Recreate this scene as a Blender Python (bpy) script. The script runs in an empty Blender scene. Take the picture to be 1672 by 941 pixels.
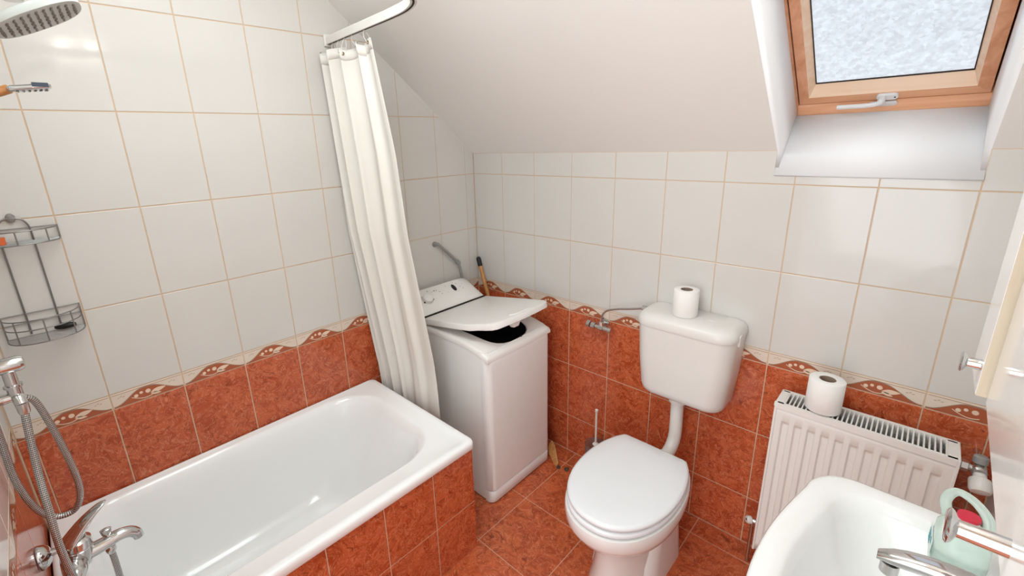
import bpy, bmesh, math, random
from mathutils import Vector, Matrix, noise
C = bpy.context.scene.collection
S = bpy.context.scene
random.seed(7)
# ------------------------------------------------------------------ camera
R_ = [[0.720476156343409, 0.6927241420758908, -0.032363113661083284],
      [0.1704010864525059, -0.22207867488041733, -0.9600231934173048],
      [-0.672218400429818, 0.6861591106649894, -0.27804333650529434]]
cam = bpy.data.cameras.new('camera'); co = bpy.data.objects.new('camera', cam); C.objects.link(co)
M = Matrix.Identity(4)
for i in range(3):
    M[i][0] = R_[0][i]; M[i][1] = -R_[1][i]; M[i][2] = -R_[2][i]
M.translation = (1.7162, -1.6285, 1.5156)
co.matrix_world = M
cam.sensor_fit = 'HORIZONTAL'; cam.sensor_width = 36; cam.lens = 734.128/1672*36
cam.shift_x = (836-806.546)/1672; cam.shift_y = (443.229-470.5)/1672
cam.clip_start = 0.01
S.camera = co
# ------------------------------------------------------------------ light, exposure
S.view_settings.view_transform = 'Standard'; S.view_settings.look = 'None'
S.view_settings.exposure = -0.10; S.view_settings.gamma = 1; S.view_settings.use_curve_mapping = False
w = bpy.data.worlds.new('world'); S.world = w; w.use_nodes = True
bg = w.node_tree.nodes['Background']; bg.inputs[0].default_value = (0.96, 0.98, 1.0, 1); bg.inputs[1].default_value = 1.95
def area(name, loc, target, sx, sy, power, col):
    l = bpy.data.lights.new(name, 'AREA'); l.shape = 'RECTANGLE'; l.size = sx; l.size_y = sy; l.energy = power; l.color = col
    o = bpy.data.objects.new(name, l); C.objects.link(o); o.location = loc
    o.rotation_euler = (Vector(target)-Vector(loc)).to_track_quat('-Z', 'Y').to_euler()
    return o
area('overhead_fill', (0.92, -1.2, 2.27), (0.92, -1.15, 0), 1.0, 0.6, 16.5, (0.89, 0.99, 1.0))  # added soft main fill under the flat ceiling, not a fitting of the room
area('doorway_fill', (1.45, -2.5, 1.3), (0.6, -0.6, 0.5), 0.8, 1.6, 13.0, (0.88, 0.98, 1.0))  # added fill panel beyond the doorway, brightens surfaces that face the camera

# ------------------------------------------------------------------ materials
def lin(c):
    return tuple((x/255/12.92 if x/255 <= 0.04045 else ((x/255+0.055)/1.055)**2.4) for x in c)+(1,)
def mat(name, rgb, rough=0.4, metal=0.0, noise_amt=0.04, nscale=12, bump=0.0, bscale=60, coat=0, trans=0, ior=1.45, spec=0.5):
    m = bpy.data.materials.new(name); m.use_nodes = True; nt = m.node_tree; b = nt.nodes['Principled BSDF']
    b.inputs['Roughness'].default_value = rough; b.inputs['Metallic'].default_value = metal
    b.inputs['Coat Weight'].default_value = coat; b.inputs['Transmission Weight'].default_value = trans; b.inputs['IOR'].default_value = ior
    b.inputs['Specular IOR Level'].default_value = spec
    tc = nt.nodes.new('ShaderNodeTexCoord'); nz = nt.nodes.new('ShaderNodeTexNoise'); nz.inputs['Scale'].default_value = nscale
    nz.inputs['Detail'].default_value = 4
    nt.links.new(tc.outputs['Object'], nz.inputs['Vector'])
    mx = nt.nodes.new('ShaderNodeMix'); mx.data_type = 'RGBA'
    c = lin(rgb); mx.inputs[6].default_value = tuple(x*(1-noise_amt) for x in c[:3])+(1,); mx.inputs[7].default_value = tuple(min(1, x*(1+noise_amt)) for x in c[:3])+(1,)
    nt.links.new(nz.outputs[0], mx.inputs[0]); nt.links.new(mx.outputs[2], b.inputs['Base Color'])
    if bump:
        n2 = nt.nodes.new('ShaderNodeTexNoise'); n2.inputs['Scale'].default_value = bscale; nt.links.new(tc.outputs['Object'], n2.inputs['Vector'])
        bp = nt.nodes.new('ShaderNodeBump'); bp.inputs['Strength'].default_value = bump; bp.inputs['Distance'].default_value = 0.002
        nt.links.new(n2.outputs[0], bp.inputs['Height']); nt.links.new(bp.outputs[0], b.inputs['Normal'])
    return m
def red_tile(name, base, light, dark, rough=0.16, scale=9):
    m = bpy.data.materials.new(name); m.use_nodes = True; nt = m.node_tree; b = nt.nodes['Principled BSDF']
    b.inputs['Roughness'].default_value = rough
    tc = nt.nodes.new('ShaderNodeTexCoord')
    n0 = nt.nodes.new('ShaderNodeTexNoise'); n0.inputs['Scale'].default_value = scale*1.2; n0.inputs['Detail'].default_value = 3
    nt.links.new(tc.outputs['Object'], n0.inputs['Vector'])
    am = nt.nodes.new('ShaderNodeVectorMath'); am.operation = 'MULTIPLY_ADD'
    nt.links.new(n0.outputs[1], am.inputs[0]); am.inputs[1].default_value = (0.12, 0.12, 0.12); nt.links.new(tc.outputs['Object'], am.inputs[2])
    def ns(s, det, dist, lo, hi):
        n = nt.nodes.new('ShaderNodeTexNoise'); n.inputs['Scale'].default_value = s; n.inputs['Detail'].default_value = det; n.inputs['Distortion'].default_value = dist
        nt.links.new(am.outputs[0], n.inputs['Vector'])
        r = nt.nodes.new('ShaderNodeMapRange'); r.inputs[1].default_value = lo; r.inputs[2].default_value = hi; nt.links.new(n.outputs[0], r.inputs[0])
        return n, r
    nl, rl = ns(scale*2.8, 6, 1.3, 0.38, 0.60)
    mx = nt.nodes.new('ShaderNodeMix'); mx.data_type = 'RGBA'; mx.inputs[6].default_value = lin(dark); mx.inputs[7].default_value = lin(base)
    nt.links.new(rl.outputs[0], mx.inputs[0])
    # pale veins: thin band of a distorted noise
    nv = nt.nodes.new('ShaderNodeTexNoise'); nv.inputs['Scale'].default_value = scale*4.4; nv.inputs['Detail'].default_value = 3; nv.inputs['Distortion'].default_value = 1.6
    nt.links.new(am.outputs[0], nv.inputs['Vector'])
    s1 = nt.nodes.new('ShaderNodeMath'); s1.operation = 'SUBTRACT'; s1.inputs[1].default_value = 0.5; nt.links.new(nv.outputs[0], s1.inputs[0])
    s2 = nt.nodes.new('ShaderNodeMath'); s2.operation = 'ABSOLUTE'; nt.links.new(s1.outputs[0], s2.inputs[0])
    s3 = nt.nodes.new('ShaderNodeMapRange'); s3.inputs[1].default_value = 0.0; s3.inputs[2].default_value = 0.035; s3.inputs[3].default_value = 0.75; s3.inputs[4].default_value = 0
    nt.links.new(s2.outputs[0], s3.inputs[0])
    m2 = nt.nodes.new('ShaderNodeMix'); m2.data_type = 'RGBA'; m2.inputs[7].default_value = lin(light)
    nt.links.new(s3.outputs[0], m2.inputs[0]); nt.links.new(mx.outputs[2], m2.inputs[6])
    nd, rd = ns(scale*6.5, 2, 0.8, 0.62, 0.70)
    m3 = nt.nodes.new('ShaderNodeMix'); m3.data_type = 'RGBA'; m3.inputs[7].default_value = lin(tuple(x*0.62 for x in dark))
    mm = nt.nodes.new('ShaderNodeMath'); mm.operation = 'MULTIPLY'; mm.inputs[1].default_value = 0.6; nt.links.new(rd.outputs[0], mm.inputs[0])
    nt.links.new(mm.outputs[0], m3.inputs[0]); nt.links.new(m2.outputs[2], m3.inputs[6]); nt.links.new(m3.outputs[2], b.inputs['Base Color'])
    return m
def wood(name, c1, c2, rough=0.45, axis=1, scale=14):
    m = bpy.data.materials.new(name); m.use_nodes = True; nt = m.node_tree; b = nt.nodes['Principled BSDF']; b.inputs['Roughness'].default_value = rough
    tc = nt.nodes.new('ShaderNodeTexCoord'); mp = nt.nodes.new('ShaderNodeMapping')
    sc = [scale]*3; sc[axis] = scale*0.08; mp.inputs['Scale'].default_value = sc
    nt.links.new(tc.outputs['Object'], mp.inputs[0])
    n = nt.nodes.new('ShaderNodeTexNoise'); n.inputs['Scale'].default_value = 3; n.inputs['Detail'].default_value = 6; n.inputs['Distortion'].default_value = 0.8
    nt.links.new(mp.outputs[0], n.inputs['Vector'])
    r = nt.nodes.new('ShaderNodeMapRange'); r.inputs[1].default_value = 0.35; r.inputs[2].default_value = 0.65; nt.links.new(n.outputs[0], r.inputs[0])
    mx = nt.nodes.new('ShaderNodeMix'); mx.data_type = 'RGBA'; mx.inputs[6].default_value = lin(c1); mx.inputs[7].default_value = lin(c2)
    nt.links.new(r.outputs[0], mx.inputs[0]); nt.links.new(mx.outputs[2], b.inputs['Base Color'])
    return m
WT = mat('white_glazed_tile', (214, 210, 205), 0.09, noise_amt=0.025, nscale=5, bump=0.10, bscale=14)
GR = mat('tan_grout', (212, 184, 156), 0.8)
FGR = mat('floor_grout', (214, 168, 142), 0.8)
RT = red_tile('terracotta_marbled_tile', (200, 98, 60), (222, 140, 102), (172, 72, 38))
FT = red_tile('terracotta_floor_tile', (200, 100, 60), (224, 142, 100), (168, 74, 40), rough=0.28, scale=7)
BC = mat('border_cream', (226, 209, 193), 0.25)
BR = mat('border_red', (172, 92, 60), 0.25)
BL = mat('border_leaf', (235, 205, 180), 0.3)
BO = mat('border_outline', (158, 116, 92), 0.3)
PL = mat('ceiling_plaster', (249, 247, 243), 0.85, noise_amt=0.02, nscale=3, bump=0.08, bscale=40)
RV = mat('reveal_paint', (247, 248, 250), 0.6, noise_amt=0.01)
PW = mat('wall_paint', (232, 229, 225), 0.6, noise_amt=0.02)
CR = mat('chrome', (205, 205, 205), 0.10, 1.0, 0.02)
CR2 = mat('dull_chrome', (205, 204, 202), 0.24, 1.0, 0.05)
EN = mat('white_enamel', (247, 248, 248), 0.10, coat=0.3, noise_amt=0.01)
CE = mat('white_ceramic', (238, 237, 235), 0.10, coat=0.3, noise_amt=0.01)
PLS = mat('white_plastic', (228, 224, 219), 0.28, noise_amt=0.01)
SEATM = mat('seat_plastic', (234, 236, 239), 0.2, noise_amt=0.01)
WM = mat('appliance_white', (240, 239, 237), 0.3, noise_amt=0.01)
WMT = mat('appliance_top_plastic', (238, 234, 230), 0.3, noise_amt=0.01)
BK = mat('black_plastic', (22, 20, 20), 0.35)
DK = mat('dark_gap', (40, 32, 28), 0.8)
GY = mat('grey_plastic_hose', (150, 148, 145), 0.4)
CU = mat('curtain_fabric', (232, 227, 220), 0.75, noise_amt=0.015, bump=0.1, bscale=90)
PA = mat('tissue_paper', (243, 240, 236), 0.95, noise_amt=0.02, bump=0.3, bscale=120)
CB = mat('cardboard', (150, 128, 112), 0.9)
RA = mat('radiator_enamel', (234, 230, 225), 0.3, noise_amt=0.01)
RAI = mat('radiator_fins', (160, 150, 145), 0.4, noise_amt=0.1)
WD = wood('pine_window_face', (238, 186, 148), (218, 156, 114), axis=0)
WD2 = wood('pine_window_bevel', (244, 216, 190), (236, 200, 168), axis=0)
WDS = wood('pine_window_side', (236, 182, 146), (218, 156, 118), axis=1)
WS = wood('broom_wood', (205, 150, 92), (176, 118, 66), axis=2, scale=30)
WE = wood('cabinet_edge_wood', (202, 188, 168), (190, 172, 148), axis=2, scale=20)
CABW = mat('cabinet_white_gloss', (232, 228, 224), 0.12, noise_amt=0.01, coat=0.3)
HW = mat('window_handle_white', (226, 228, 230), 0.3)
BRS = mat('brass_eyelet', (176, 158, 130), 0.3, 1.0)
GRN = mat('clear_green_plastic', (232, 249, 239), 0.12, trans=0.6, ior=1.3, noise_amt=0.08, nscale=25)
RDM = mat('red_tag', (206, 40, 66), 0.4)
ORG = mat('orange_plastic', (226, 110, 60), 0.35)
BLU = mat('teal_print', (60, 150, 160), 0.4)
GLS = mat('clear_smoked_glass', (205, 200, 198), 0.05, trans=0.85, ior=1.2)
RKM = mat('wire_steel', (142, 140, 138), 0.38, 1.0, 0.05)
SH = mat('shower_head_plastic', (190, 192, 188), 0.25, noise_amt=0.02)
SHD = mat('shower_nozzle_rubber', (120, 112, 106), 0.5)
HOLE = mat('nozzle_groove', (95, 85, 78), 0.6)
# braided hose
def hose_mat():
    m = bpy.data.materials.new('braided_steel_hose'); m.use_nodes = True; nt = m.node_tree; b = nt.nodes['Principled BSDF']
    b.inputs['Metallic'].default_value = 1; b.inputs['Roughness'].default_value = 0.22
    tc = nt.nodes.new('ShaderNodeTexCoord'); uv = tc.outputs['UV']
    hs = []
    for sgn in (1, -1):
        sp = nt.nodes.new('ShaderNodeVectorMath'); sp.operation = 'DOT_PRODUCT'; sp.inputs[1].default_value = (sgn*8, 1, 0)
        nt.links.new(uv, sp.inputs[0])
        sn = nt.nodes.new('ShaderNodeMath'); sn.operation = 'MULTIPLY'; sn.inputs[1].default_value = 6.28318; nt.links.new(sp.outputs['Value'], sn.inputs[0])
        s2 = nt.nodes.new('ShaderNodeMath'); s2.operation = 'SINE'; nt.links.new(sn.outputs[0], s2.inputs[0]); hs.append(s2)
    mu = nt.nodes.new('ShaderNodeMath'); mu.operation = 'MULTIPLY'; nt.links.new(hs[0].outputs[0], mu.inputs[0]); nt.links.new(hs[1].outputs[0], mu.inputs[1])
    r = nt.nodes.new('ShaderNodeMapRange'); r.inputs[1].default_value = -0.5; r.inputs[2].default_value = 0.4; nt.links.new(mu.outputs[0], r.inputs[0])
    mx = nt.nodes.new('ShaderNodeMix'); mx.data_type = 'RGBA'; mx.inputs[6].default_value = lin((86, 80, 76)); mx.inputs[7].default_value = lin((222, 220, 218))
    nt.links.new(r.outputs[0], mx.inputs[0]); nt.links.new(mx.outputs[2], b.inputs['Base Color'])
    bp = nt.nodes.new('ShaderNodeBump'); bp.inputs['Strength'].default_value = 0.6; bp.inputs['Distance'].default_value = 0.001
    nt.links.new(r.outputs[0], bp.inputs['Height']); nt.links.new(bp.outputs[0], b.inputs['Normal'])
    return m
HO = hose_mat()
def glass_mat():
    m = bpy.data.materials.new('frosted_pattern_glass'); m.use_nodes = True; nt = m.node_tree
    nt.nodes.remove(nt.nodes['Principled BSDF']); out = nt.nodes['Material Output']
    tc = nt.nodes.new('ShaderNodeTexCoord')
    v = nt.nodes.new('ShaderNodeTexVoronoi'); v.inputs['Scale'].default_value = 120; nt.links.new(tc.outputs['Object'], v.inputs['Vector'])
    mr = nt.nodes.new('ShaderNodeMix'); mr.data_type = 'RGBA'; mr.inputs[6].default_value = (0.64, 0.66, 0.68, 1); mr.inputs[7].default_value = (0.76, 0.79, 0.82, 1)
    sp = nt.nodes.new('ShaderNodeSeparateColor'); nt.links.new(v.outputs['Color'], sp.inputs[0]); nt.links.new(sp.outputs[0], mr.inputs[0])
    tr = nt.nodes.new('ShaderNodeBsdfTranslucent'); tp = nt.nodes.new('ShaderNodeBsdfTransparent'); gl = nt.nodes.new('ShaderNodeBsdfGlossy'); gl.inputs['Roughness'].default_value = 0.15
    nt.links.new(mr.outputs[2], tr.inputs[0]); tp.inputs[0].default_value = (0.9, 0.94, 0.98, 1)
    nt.links.new(mr.outputs[2], tp.inputs[0])
    bp = nt.nodes.new('ShaderNodeBump'); bp.inputs['Strength'].default_value = 0.7; bp.inputs['Distance'].default_value = 0.004
    nt.links.new(sp.outputs[1], bp.inputs['Height']); nt.links.new(bp.outputs[0], gl.inputs['Normal']); nt.links.new(bp.outputs[0], tr.inputs['Normal'])
    a = nt.nodes.new('ShaderNodeMixShader'); a.inputs[0].default_value = 0.5; nt.links.new(tr.outputs[0], a.inputs[1]); nt.links.new(tp.outputs[0], a.inputs[2])
    bb = nt.nodes.new('ShaderNodeMixShader'); bb.inputs[0].default_value = 0.06; nt.links.new(a.outputs[0], bb.inputs[1]); nt.links.new(gl.outputs[0], bb.inputs[2])
    nt.links.new(bb.outputs[0], out.inputs[0])
    return m
GLM = glass_mat()

# ------------------------------------------------------------------ mesh helpers
ORI = {}
def obj(name, bm, mats, parent=None, label=None, cat=None, group=None, kind=None, origin=None, sharp=35, bevel=0):
    if not isinstance(mats, (list, tuple)): mats = [mats]
    bmesh.ops.recalc_face_normals(bm, faces=bm.faces[:])
    if parent is not None:
        org = Vector(ORI[parent.name]); loc = Vector((0, 0, 0))
    else:
        if origin is None:
            xs = [v.co for v in bm.verts]
            origin = (sum(p.x for p in xs)/len(xs), sum(p.y for p in xs)/len(xs), min(p.z for p in xs))
            if kind == 'structure': origin = (0, 0, 0)
        org = Vector(origin); loc = org
    for v in bm.verts: v.co -= org
    me = bpy.data.meshes.new(name); bm.to_mesh(me); bm.free()
    for m in mats: me.materials.append(m)
    for p in me.polygons: p.use_smooth = True
    me.set_sharp_from_angle(angle=math.radians(sharp))
    o = bpy.data.objects.new(name, me); C.objects.link(o); o.location = loc
    if parent is not None: o.parent = parent
    ORI[o.name] = org
    if bevel:
        md = o.modifiers.new('bevel', 'BEVEL'); md.width = bevel; md.segments = 3; md.limit_method = 'ANGLE'; md.angle_limit = math.radians(40)
    if label: o['label'] = label
    if cat: o['category'] = cat
    if group: o['group'] = group
    if kind: o['kind'] = kind
    return o
def thing(name, loc, label, cat, group=None):
    o = bpy.data.objects.new(name, None); C.objects.link(o); o.location = loc; o.empty_display_size = 0.05
    o['label'] = label; o['category'] = cat
    if group: o['group'] = group
    ORI[o.name] = Vector(loc)
    return o
def B(): return bmesh.new()
def box(bm, x0, x1, y0, y1, z0, z1, mi=0):
    vs = [bm.verts.new((x, y, z)) for z in (z0, z1) for x, y in ((x0, y0), (x1, y0), (x1, y1), (x0, y1))]
    fs = [(0, 3, 2, 1), (4, 5, 6, 7), (0, 1, 5, 4), (1, 2, 6, 5), (2, 3, 7, 6), (3, 0, 4, 7)]
    for f in fs:
        q = bm.faces.new([vs[i] for i in f]); q.material_index = mi
def hexa(bm, p8, mi=0):
    vs = [bm.verts.new(p) for p in p8]
    for f in ((0, 3, 2, 1), (4, 5, 6, 7), (0, 1, 5, 4), (1, 2, 6, 5), (2, 3, 7, 6), (3, 0, 4, 7)):
        q = bm.faces.new([vs[i] for i in f]); q.material_index = mi
def loft(bm, rings, cap0=True, cap1=True, mi=0, closed=True):
    rs = [[bm.verts.new(p) for p in r] for r in rings]
    n = len(rs[0])
    for a, b in zip(rs, rs[1:]):
        for i in range(n if closed else n-1):
            j = (i+1) % n
            f = bm.faces.new((a[i], a[j], b[j], b[i])); f.material_index = mi
    if cap0 and closed: bm.faces.new(rs[0][::-1]).material_index = mi
    if cap1 and closed: bm.faces.new(rs[-1]).material_index = mi
    return rs
def frame_at(d):
    d = Vector(d).normalized(); a = Vector((0, 0, 1)) if abs(d.z) < 0.9 else Vector((1, 0, 0))
    u = a.cross(d).normalized(); return u, d.cross(u)
def lathe(bm, prof, c, axis=(0, 0, 1), seg=32, mi=0, cap=True, sy=1.0):
    u, v = frame_at(axis); ax = Vector(axis).normalized(); c = Vector(c)
    rings = [[c+ax*h+(u*math.cos(2*math.pi*i/seg)+v*sy*math.sin(2*math.pi*i/seg))*max(r, 1e-5) for i in range(seg)] for r, h in prof]
    return loft(bm, rings, cap, cap, mi)
def cyl(bm, p0, p1, r0, r1=None, seg=20, mi=0):
    p0 = Vector(p0); p1 = Vector(p1); r1 = r0 if r1 is None else r1
    lathe(bm, [(r0, 0), (r1, (p1-p0).length)], p0, p1-p0, seg, mi)
def smooth_path(pts, n=8):
    P = [Vector(p) for p in pts]; out = []
    P = [P[0]*2-P[1]]+P+[P[-1]*2-P[-2]]
    for i in range(1, len(P)-2):
        for k in range(n):
            t = k/n; a, b, c, d = P[i-1:i+3]
            out.append(0.5*((2*b)+(c-a)*t+(2*a-5*b+4*c-d)*t*t+(3*b-a-3*c+d)*t**3))
    out.append(P[-2]); return out
def tube(bm, pts, r, seg=12, mi=0, smooth=8, uv=False, closed=False):
    P = smooth_path(pts, smooth) if smooth else [Vector(p) for p in pts]
    rings = []; u = None; n = len(P); L = 0; Ls = []
    for i, p in enumerate(P):
        d = (P[min(i+1, n-1)]-P[max(i-1, 0)]).normalized()
        if u is None: u, _ = frame_at(d)
        u = (u-d*u.dot(d)).normalized(); v = d.cross(u)
        rr = r(i/(n-1)) if callable(r) else r
        rings.append([p+(u*math.cos(2*math.pi*k/seg)+v*math.sin(2*math.pi*k/seg))*rr for k in range(seg)])
        if i: L += (P[i]-P[i-1]).length
        Ls.append(L)
    nf = len(bm.faces)
    rs = loft(bm, rings, True, True, mi)
    if uv:
        lay = bm.loops.layers.uv.verify(); idx = {}
        for i, rg in enumerate(rs):
            for k, vv in enumerate(rg): idx[vv] = (k/seg, Ls[i])
        for f in bm.faces:
            ks = [idx[l.vert][0] for l in f.loops if l.vert in idx]
            wrap = max(ks)-min(ks) > 0.5 if ks else False
            for l in f.loops:
                if l.vert in idx:
                    a, s = idx[l.vert]
                    if wrap and a < 0.5: a += 1
                    l[lay].uv = (a, s/0.0085)
def rr(x0, x1, y0, y1, r, n=8):
    """rounded rectangle loop; r scalar or 4 radii for corners (x1y1, x0y1, x0y0, x1y0)"""
    R4 = [r]*4 if not isinstance(r, (list, tuple)) else r
    out = []
    for (cx, cy, a0), q in zip((((x1, y1, 0)), (x0, y1, 90), (x0, y0, 180), (x1, y0, 270)), R4):
        px = cx-q if cx == x1 else cx+q; py = cy-q if cy == y1 else cy+q
        for k in range(n+1):
            a = math.radians(a0+90*k/n); out.append((px+q*math.cos(a), py+q*math.sin(a)))
    return out
def ring(loop, z): return [Vector((x, y, z)) for x, y in loop]
def poly_extrude(bm, pts, off, mi=0):
    off = Vector(off); a = [bm.verts.new(Vector(p)) for p in pts]; b = [bm.verts.new(Vector(p)+off) for p in pts]
    n = len(pts)
    bm.faces.new(a).material_index = mi; bm.faces.new(b[::-1]).material_index = mi
    for i in range(n):
        j = (i+1) % n; bm.faces.new((a[i], b[i], b[j], a[j])).material_index = mi

# ------------------------------------------------------------------ room
TH = math.atan(0.815); SN, CS = math.sin(TH), math.cos(TH)
ZK = 1.46                                   # top of the knee wall, where the slope starts
ROWS = [0.0, 0.2016, 0.479, 0.7525, 0.8025, 1.081, 1.359, 1.631, 1.907, 2.18, 2.46]
G = 0.0034
# wall frames: P(u, v, d) with d = distance into the room
def fA(u, v, d): return Vector((d, u, v))
def fB(u, v, d): return Vector((u, -d, v))
def fC(u, v, d): return Vector((u, -1.80+d, v))
def tile(bm, f, u0, u1, v0, v1, mi, h=0.0014, ch=0.0009):
    g = G/2; a, b, c, d = u0+g, u1-g, v0+g, v1-g
    if b-a < 0.004 or d-c < 0.004: return
    lo = [(a, c), (b, c), (b, d), (a, d)]; hi = [(a+ch, c+ch), (b-ch, c+ch), (b-ch, d-ch), (a+ch, d-ch)]
    L0 = [bm.verts.new(f(x, y, 0)) for x, y in lo]; L1 = [bm.verts.new(f(x, y, h-ch*0.6)) for x, y in lo]; L2 = [bm.verts.new(f(x, y, h)) for x, y in hi]
    for p, q in ((L0, L1), (L1, L2)):
        for i in range(4):
            j = (i+1) % 4; bm.faces.new((p[i], p[j], q[j], q[i])).material_index = mi
    bm.faces.new(L2).material_index = mi
def flat(bm, f, pts, d, mi):
    bm.faces.new([bm.verts.new(f(x, y, d)) for x, y in pts]).material_index = mi
def hill(s):
    # height of the red wave inside a border tile, 0..1
    k = max(0.0, min(1.0, (s-0.04)/0.38)) if s < 0.5 else max(0.0, min(1.0, (0.97-s)/0.45))
    return 0.03+0.80*(k*k*(3-2*k))
def leaf(cx, cy, ang, l, w_, n=9):
    up = []; dn = []
    for i in range(n+1):
        t = i/n; y = w_*math.sin(math.pi*t**0.85); x = l*t
        up.append((x, y)); dn.append((x, -y))
    pts = up+dn[-2:0:-1]; ca, sa = math.cos(ang), math.sin(ang)
    return [(cx+x*ca-y*sa, cy+x*sa+y*ca) for x, y in pts]
def border(bm, f, u0, u1, v0, v1, full_u0=None, full_u1=None):
    """border tile: cream field, red wave, leaf sprig in low relief"""
    tile(bm, f, u0, u1, v0, v1, 2)
    U0 = u0 if full_u0 is None else full_u0; U1 = u1 if full_u1 is None else full_u1
    W = U1-U0; H = v1-v0-G; g = G/2+0.0012
    X = lambda s: U0+s*W; Y = lambda t: v0+g*0.8+t*(H-0.001)
    sa = max(0.02, (u0+g-U0)/W); sb = min(0.985, (u1-g-U0)/W)
    n = 24; ss = [sa+(sb-sa)*i/n for i in range(n+1)]
    def strip(lo, hi, d, mi):
        for a, b in zip(ss, ss[1:]):
            flat(bm, f, [(X(a), lo(a)), (X(b), lo(b)), (X(b), hi(b)), (X(a), hi(a))], d, mi)
    strip(lambda s: Y(0), lambda s: Y(hill(s)), 0.0017, 3)
    strip(lambda s: Y(hill(s)), lambda s: Y(min(0.93, hill(s)+0.07)), 0.0019, 5)
    strip(lambda s: Y(0.905), lambda s: Y(0.935), 0.0016, 5)
    asp = W/H
    def shape(pts, d=0.0022, mi=4):
        # pts in units of tile height around x in tile-height units
        q = [(x/asp, y) for x, y in pts]
        if all(sa < x < sb for x, y in q): flat(bm, f, [(X(x), Y(y)) for x, y in q], d, mi)
    c = 0.52*asp
    shape(leaf(c, 0.33, 0.16, 0.92, 0.16)); shape(leaf(c-0.02, 0.26, -0.22, 0.62, 0.10))
    shape([(c-0.12+0.15*math.cos(a*math.pi/6), 0.52+0.15*math.sin(a*math.pi/6)) for a in range(12)])
    shape([(c-0.80+0.12*math.cos(a*math.pi/6), 0.42+0.12*math.sin(a*math.pi/6)) for a in range(12)])
    shape([(c-0.50+0.10*math.cos(a*math.pi/6), 0.55+0.10*math.sin(a*math.pi/6)) for a in range(12)])
    st = [(c-1.05+t*1.15, 0.36-0.30*math.sin(t*math.pi*0.75)) for t in [i/8 for i in range(9)]]
    for p, q in zip(st, st[1:]):
        shape([(p[0], p[1]), (q[0], q[1]), (q[0], q[1]+0.055), (p[0], p[1]+0.055)], 0.0021)
    # faint scrolls in the cream band
    for s0 in (0.10, 0.80):
        for k in range(3):
            cx = (s0+0.035*k)*asp
            shape([(cx-0.05, 0.62+0.06*(k % 2)), (cx+0.06, 0.66+0.06*(k % 2)), (cx+0.05, 0.69+0.06*(k % 2)), (cx-0.06, 0.65+0.06*(k % 2))], 0.0018, 5)
def tiled(bm, f, cols, rows=ROWS, ext=0.0):
    for u0, u1 in zip(cols, cols[1:]):
        for i, (v0, v1) in enumerate(zip(rows, rows[1:])):
            if i == 3:
                nom = 0.2; fu0, fu1 = u0, u1
                if u1-u0 < 0.17:
                    if u0 == cols[0]: fu0 = u1-nom
                    else: fu1 = u0+nom
                border(bm, f, u0, u1, v0, v1, fu0, fu1)
            else: tile(bm, f, u0, u1, v0, v1, 1 if i > 3 else 6)
TM = [GR, WT, BC, BR, BL, BO, RT]
def clip_slope(bm, off=0.0):
    n = Vector((0, SN, CS)); p = Vector((0, 0, ZK+off))
    bmesh.ops.bisect_plane(bm, geom=bm.verts[:]+bm.edges[:]+bm.faces[:], plane_co=p, plane_no=n, clear_outer=True)
ZF = 2.30; YF = -(ZF-ZK)/0.815
# left wall (bath side)
bm = B()
poly_extrude(bm, [(0, 0.1, 0), (0, 0.1, ZK), (0, 0, ZK), (0, YF, ZF), (0, -1.9, ZF), (0, -1.9, 0)], (-0.1, 0, 0), 0)
colsA = [-1.797, -1.764, -1.5849, -1.395, -1.2031, -1.0091, -0.8166, -0.625, -0.4344, -0.2414, -0.0602, -0.002]
b2 = B(); tiled(b2, fA, colsA); clip_slope(b2)
bmesh.ops.bisect_plane(b2, geom=b2.verts[:]+b2.edges[:]+b2.faces[:], plane_co=(0, 0, ZF), plane_no=(0, 0, 1), clear_outer=True)
tmp = bpy.data.meshes.new('t'); b2.to_mesh(tmp); b2.free(); bm.from_mesh(tmp); bpy.data.meshes.remove(tmp)
obj('wall_left', bm, TM, kind='structure', sharp=20)
# back wall (toilet and radiator)
NX0, NX1, NZ = 1.353, 1.8015, 1.384
bm = B()
box(bm, -0.1, 2.066, 0, 0.1, 0, NZ); box(bm, -0.1, NX0, 0, 0.1, NZ, ZK); box(bm, NX1, 2.066, 0, 0.1, NZ, ZK)
colsB = [0.002, 0.1986, 0.3974, 0.6011, 0.8068, 1.0115, 1.2112, 1.4107, 1.6082, 1.8011, 1.934, 1.964]
tiled(bm, fB, colsB, ROWS[:7])
for u0, u1 in zip(colsB, colsB[1:]):
    a, b = max(u0, 0), u1
    if b <= NX0 or a >= NX1-0.001: tile(bm, fB, a, b, ROWS[6], ZK, 1)
    else:
        tile(bm, fB, a, b, ROWS[6], NZ+G/2, 1, ch=0.0001)
        if a < NX0: tile(bm, fB, a, NX0+G/2, NZ-G/2, ZK, 1, ch=0.0001)
obj('wall_back', bm, TM, kind='structure', sharp=20)
# wall behind the taps, with the doorway the camera stands beside
bm = B()
box(bm, -0.1, 1.15, -1.9, -1.8, 0, ZF); box(bm, 1.15, 1.95, -1.9, -1.8, 2.05, ZF); box(bm, 1.95, 2.066, -1.9, -1.8, 0, ZF)
colsC = [0.002]+[0.12+0.2*i for i in range(6)]+[1.148]
tiled(bm, fC, colsC, ROWS[:9]+[ZF])
obj('wall_front', bm, TM, kind='structure', sharp=20)
bm = B(); box(bm, 1.966, 2.066, -1.8, 0, 0, ZF+0.02)
o = obj('wall_right', bm, PW, kind='structure')
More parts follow.
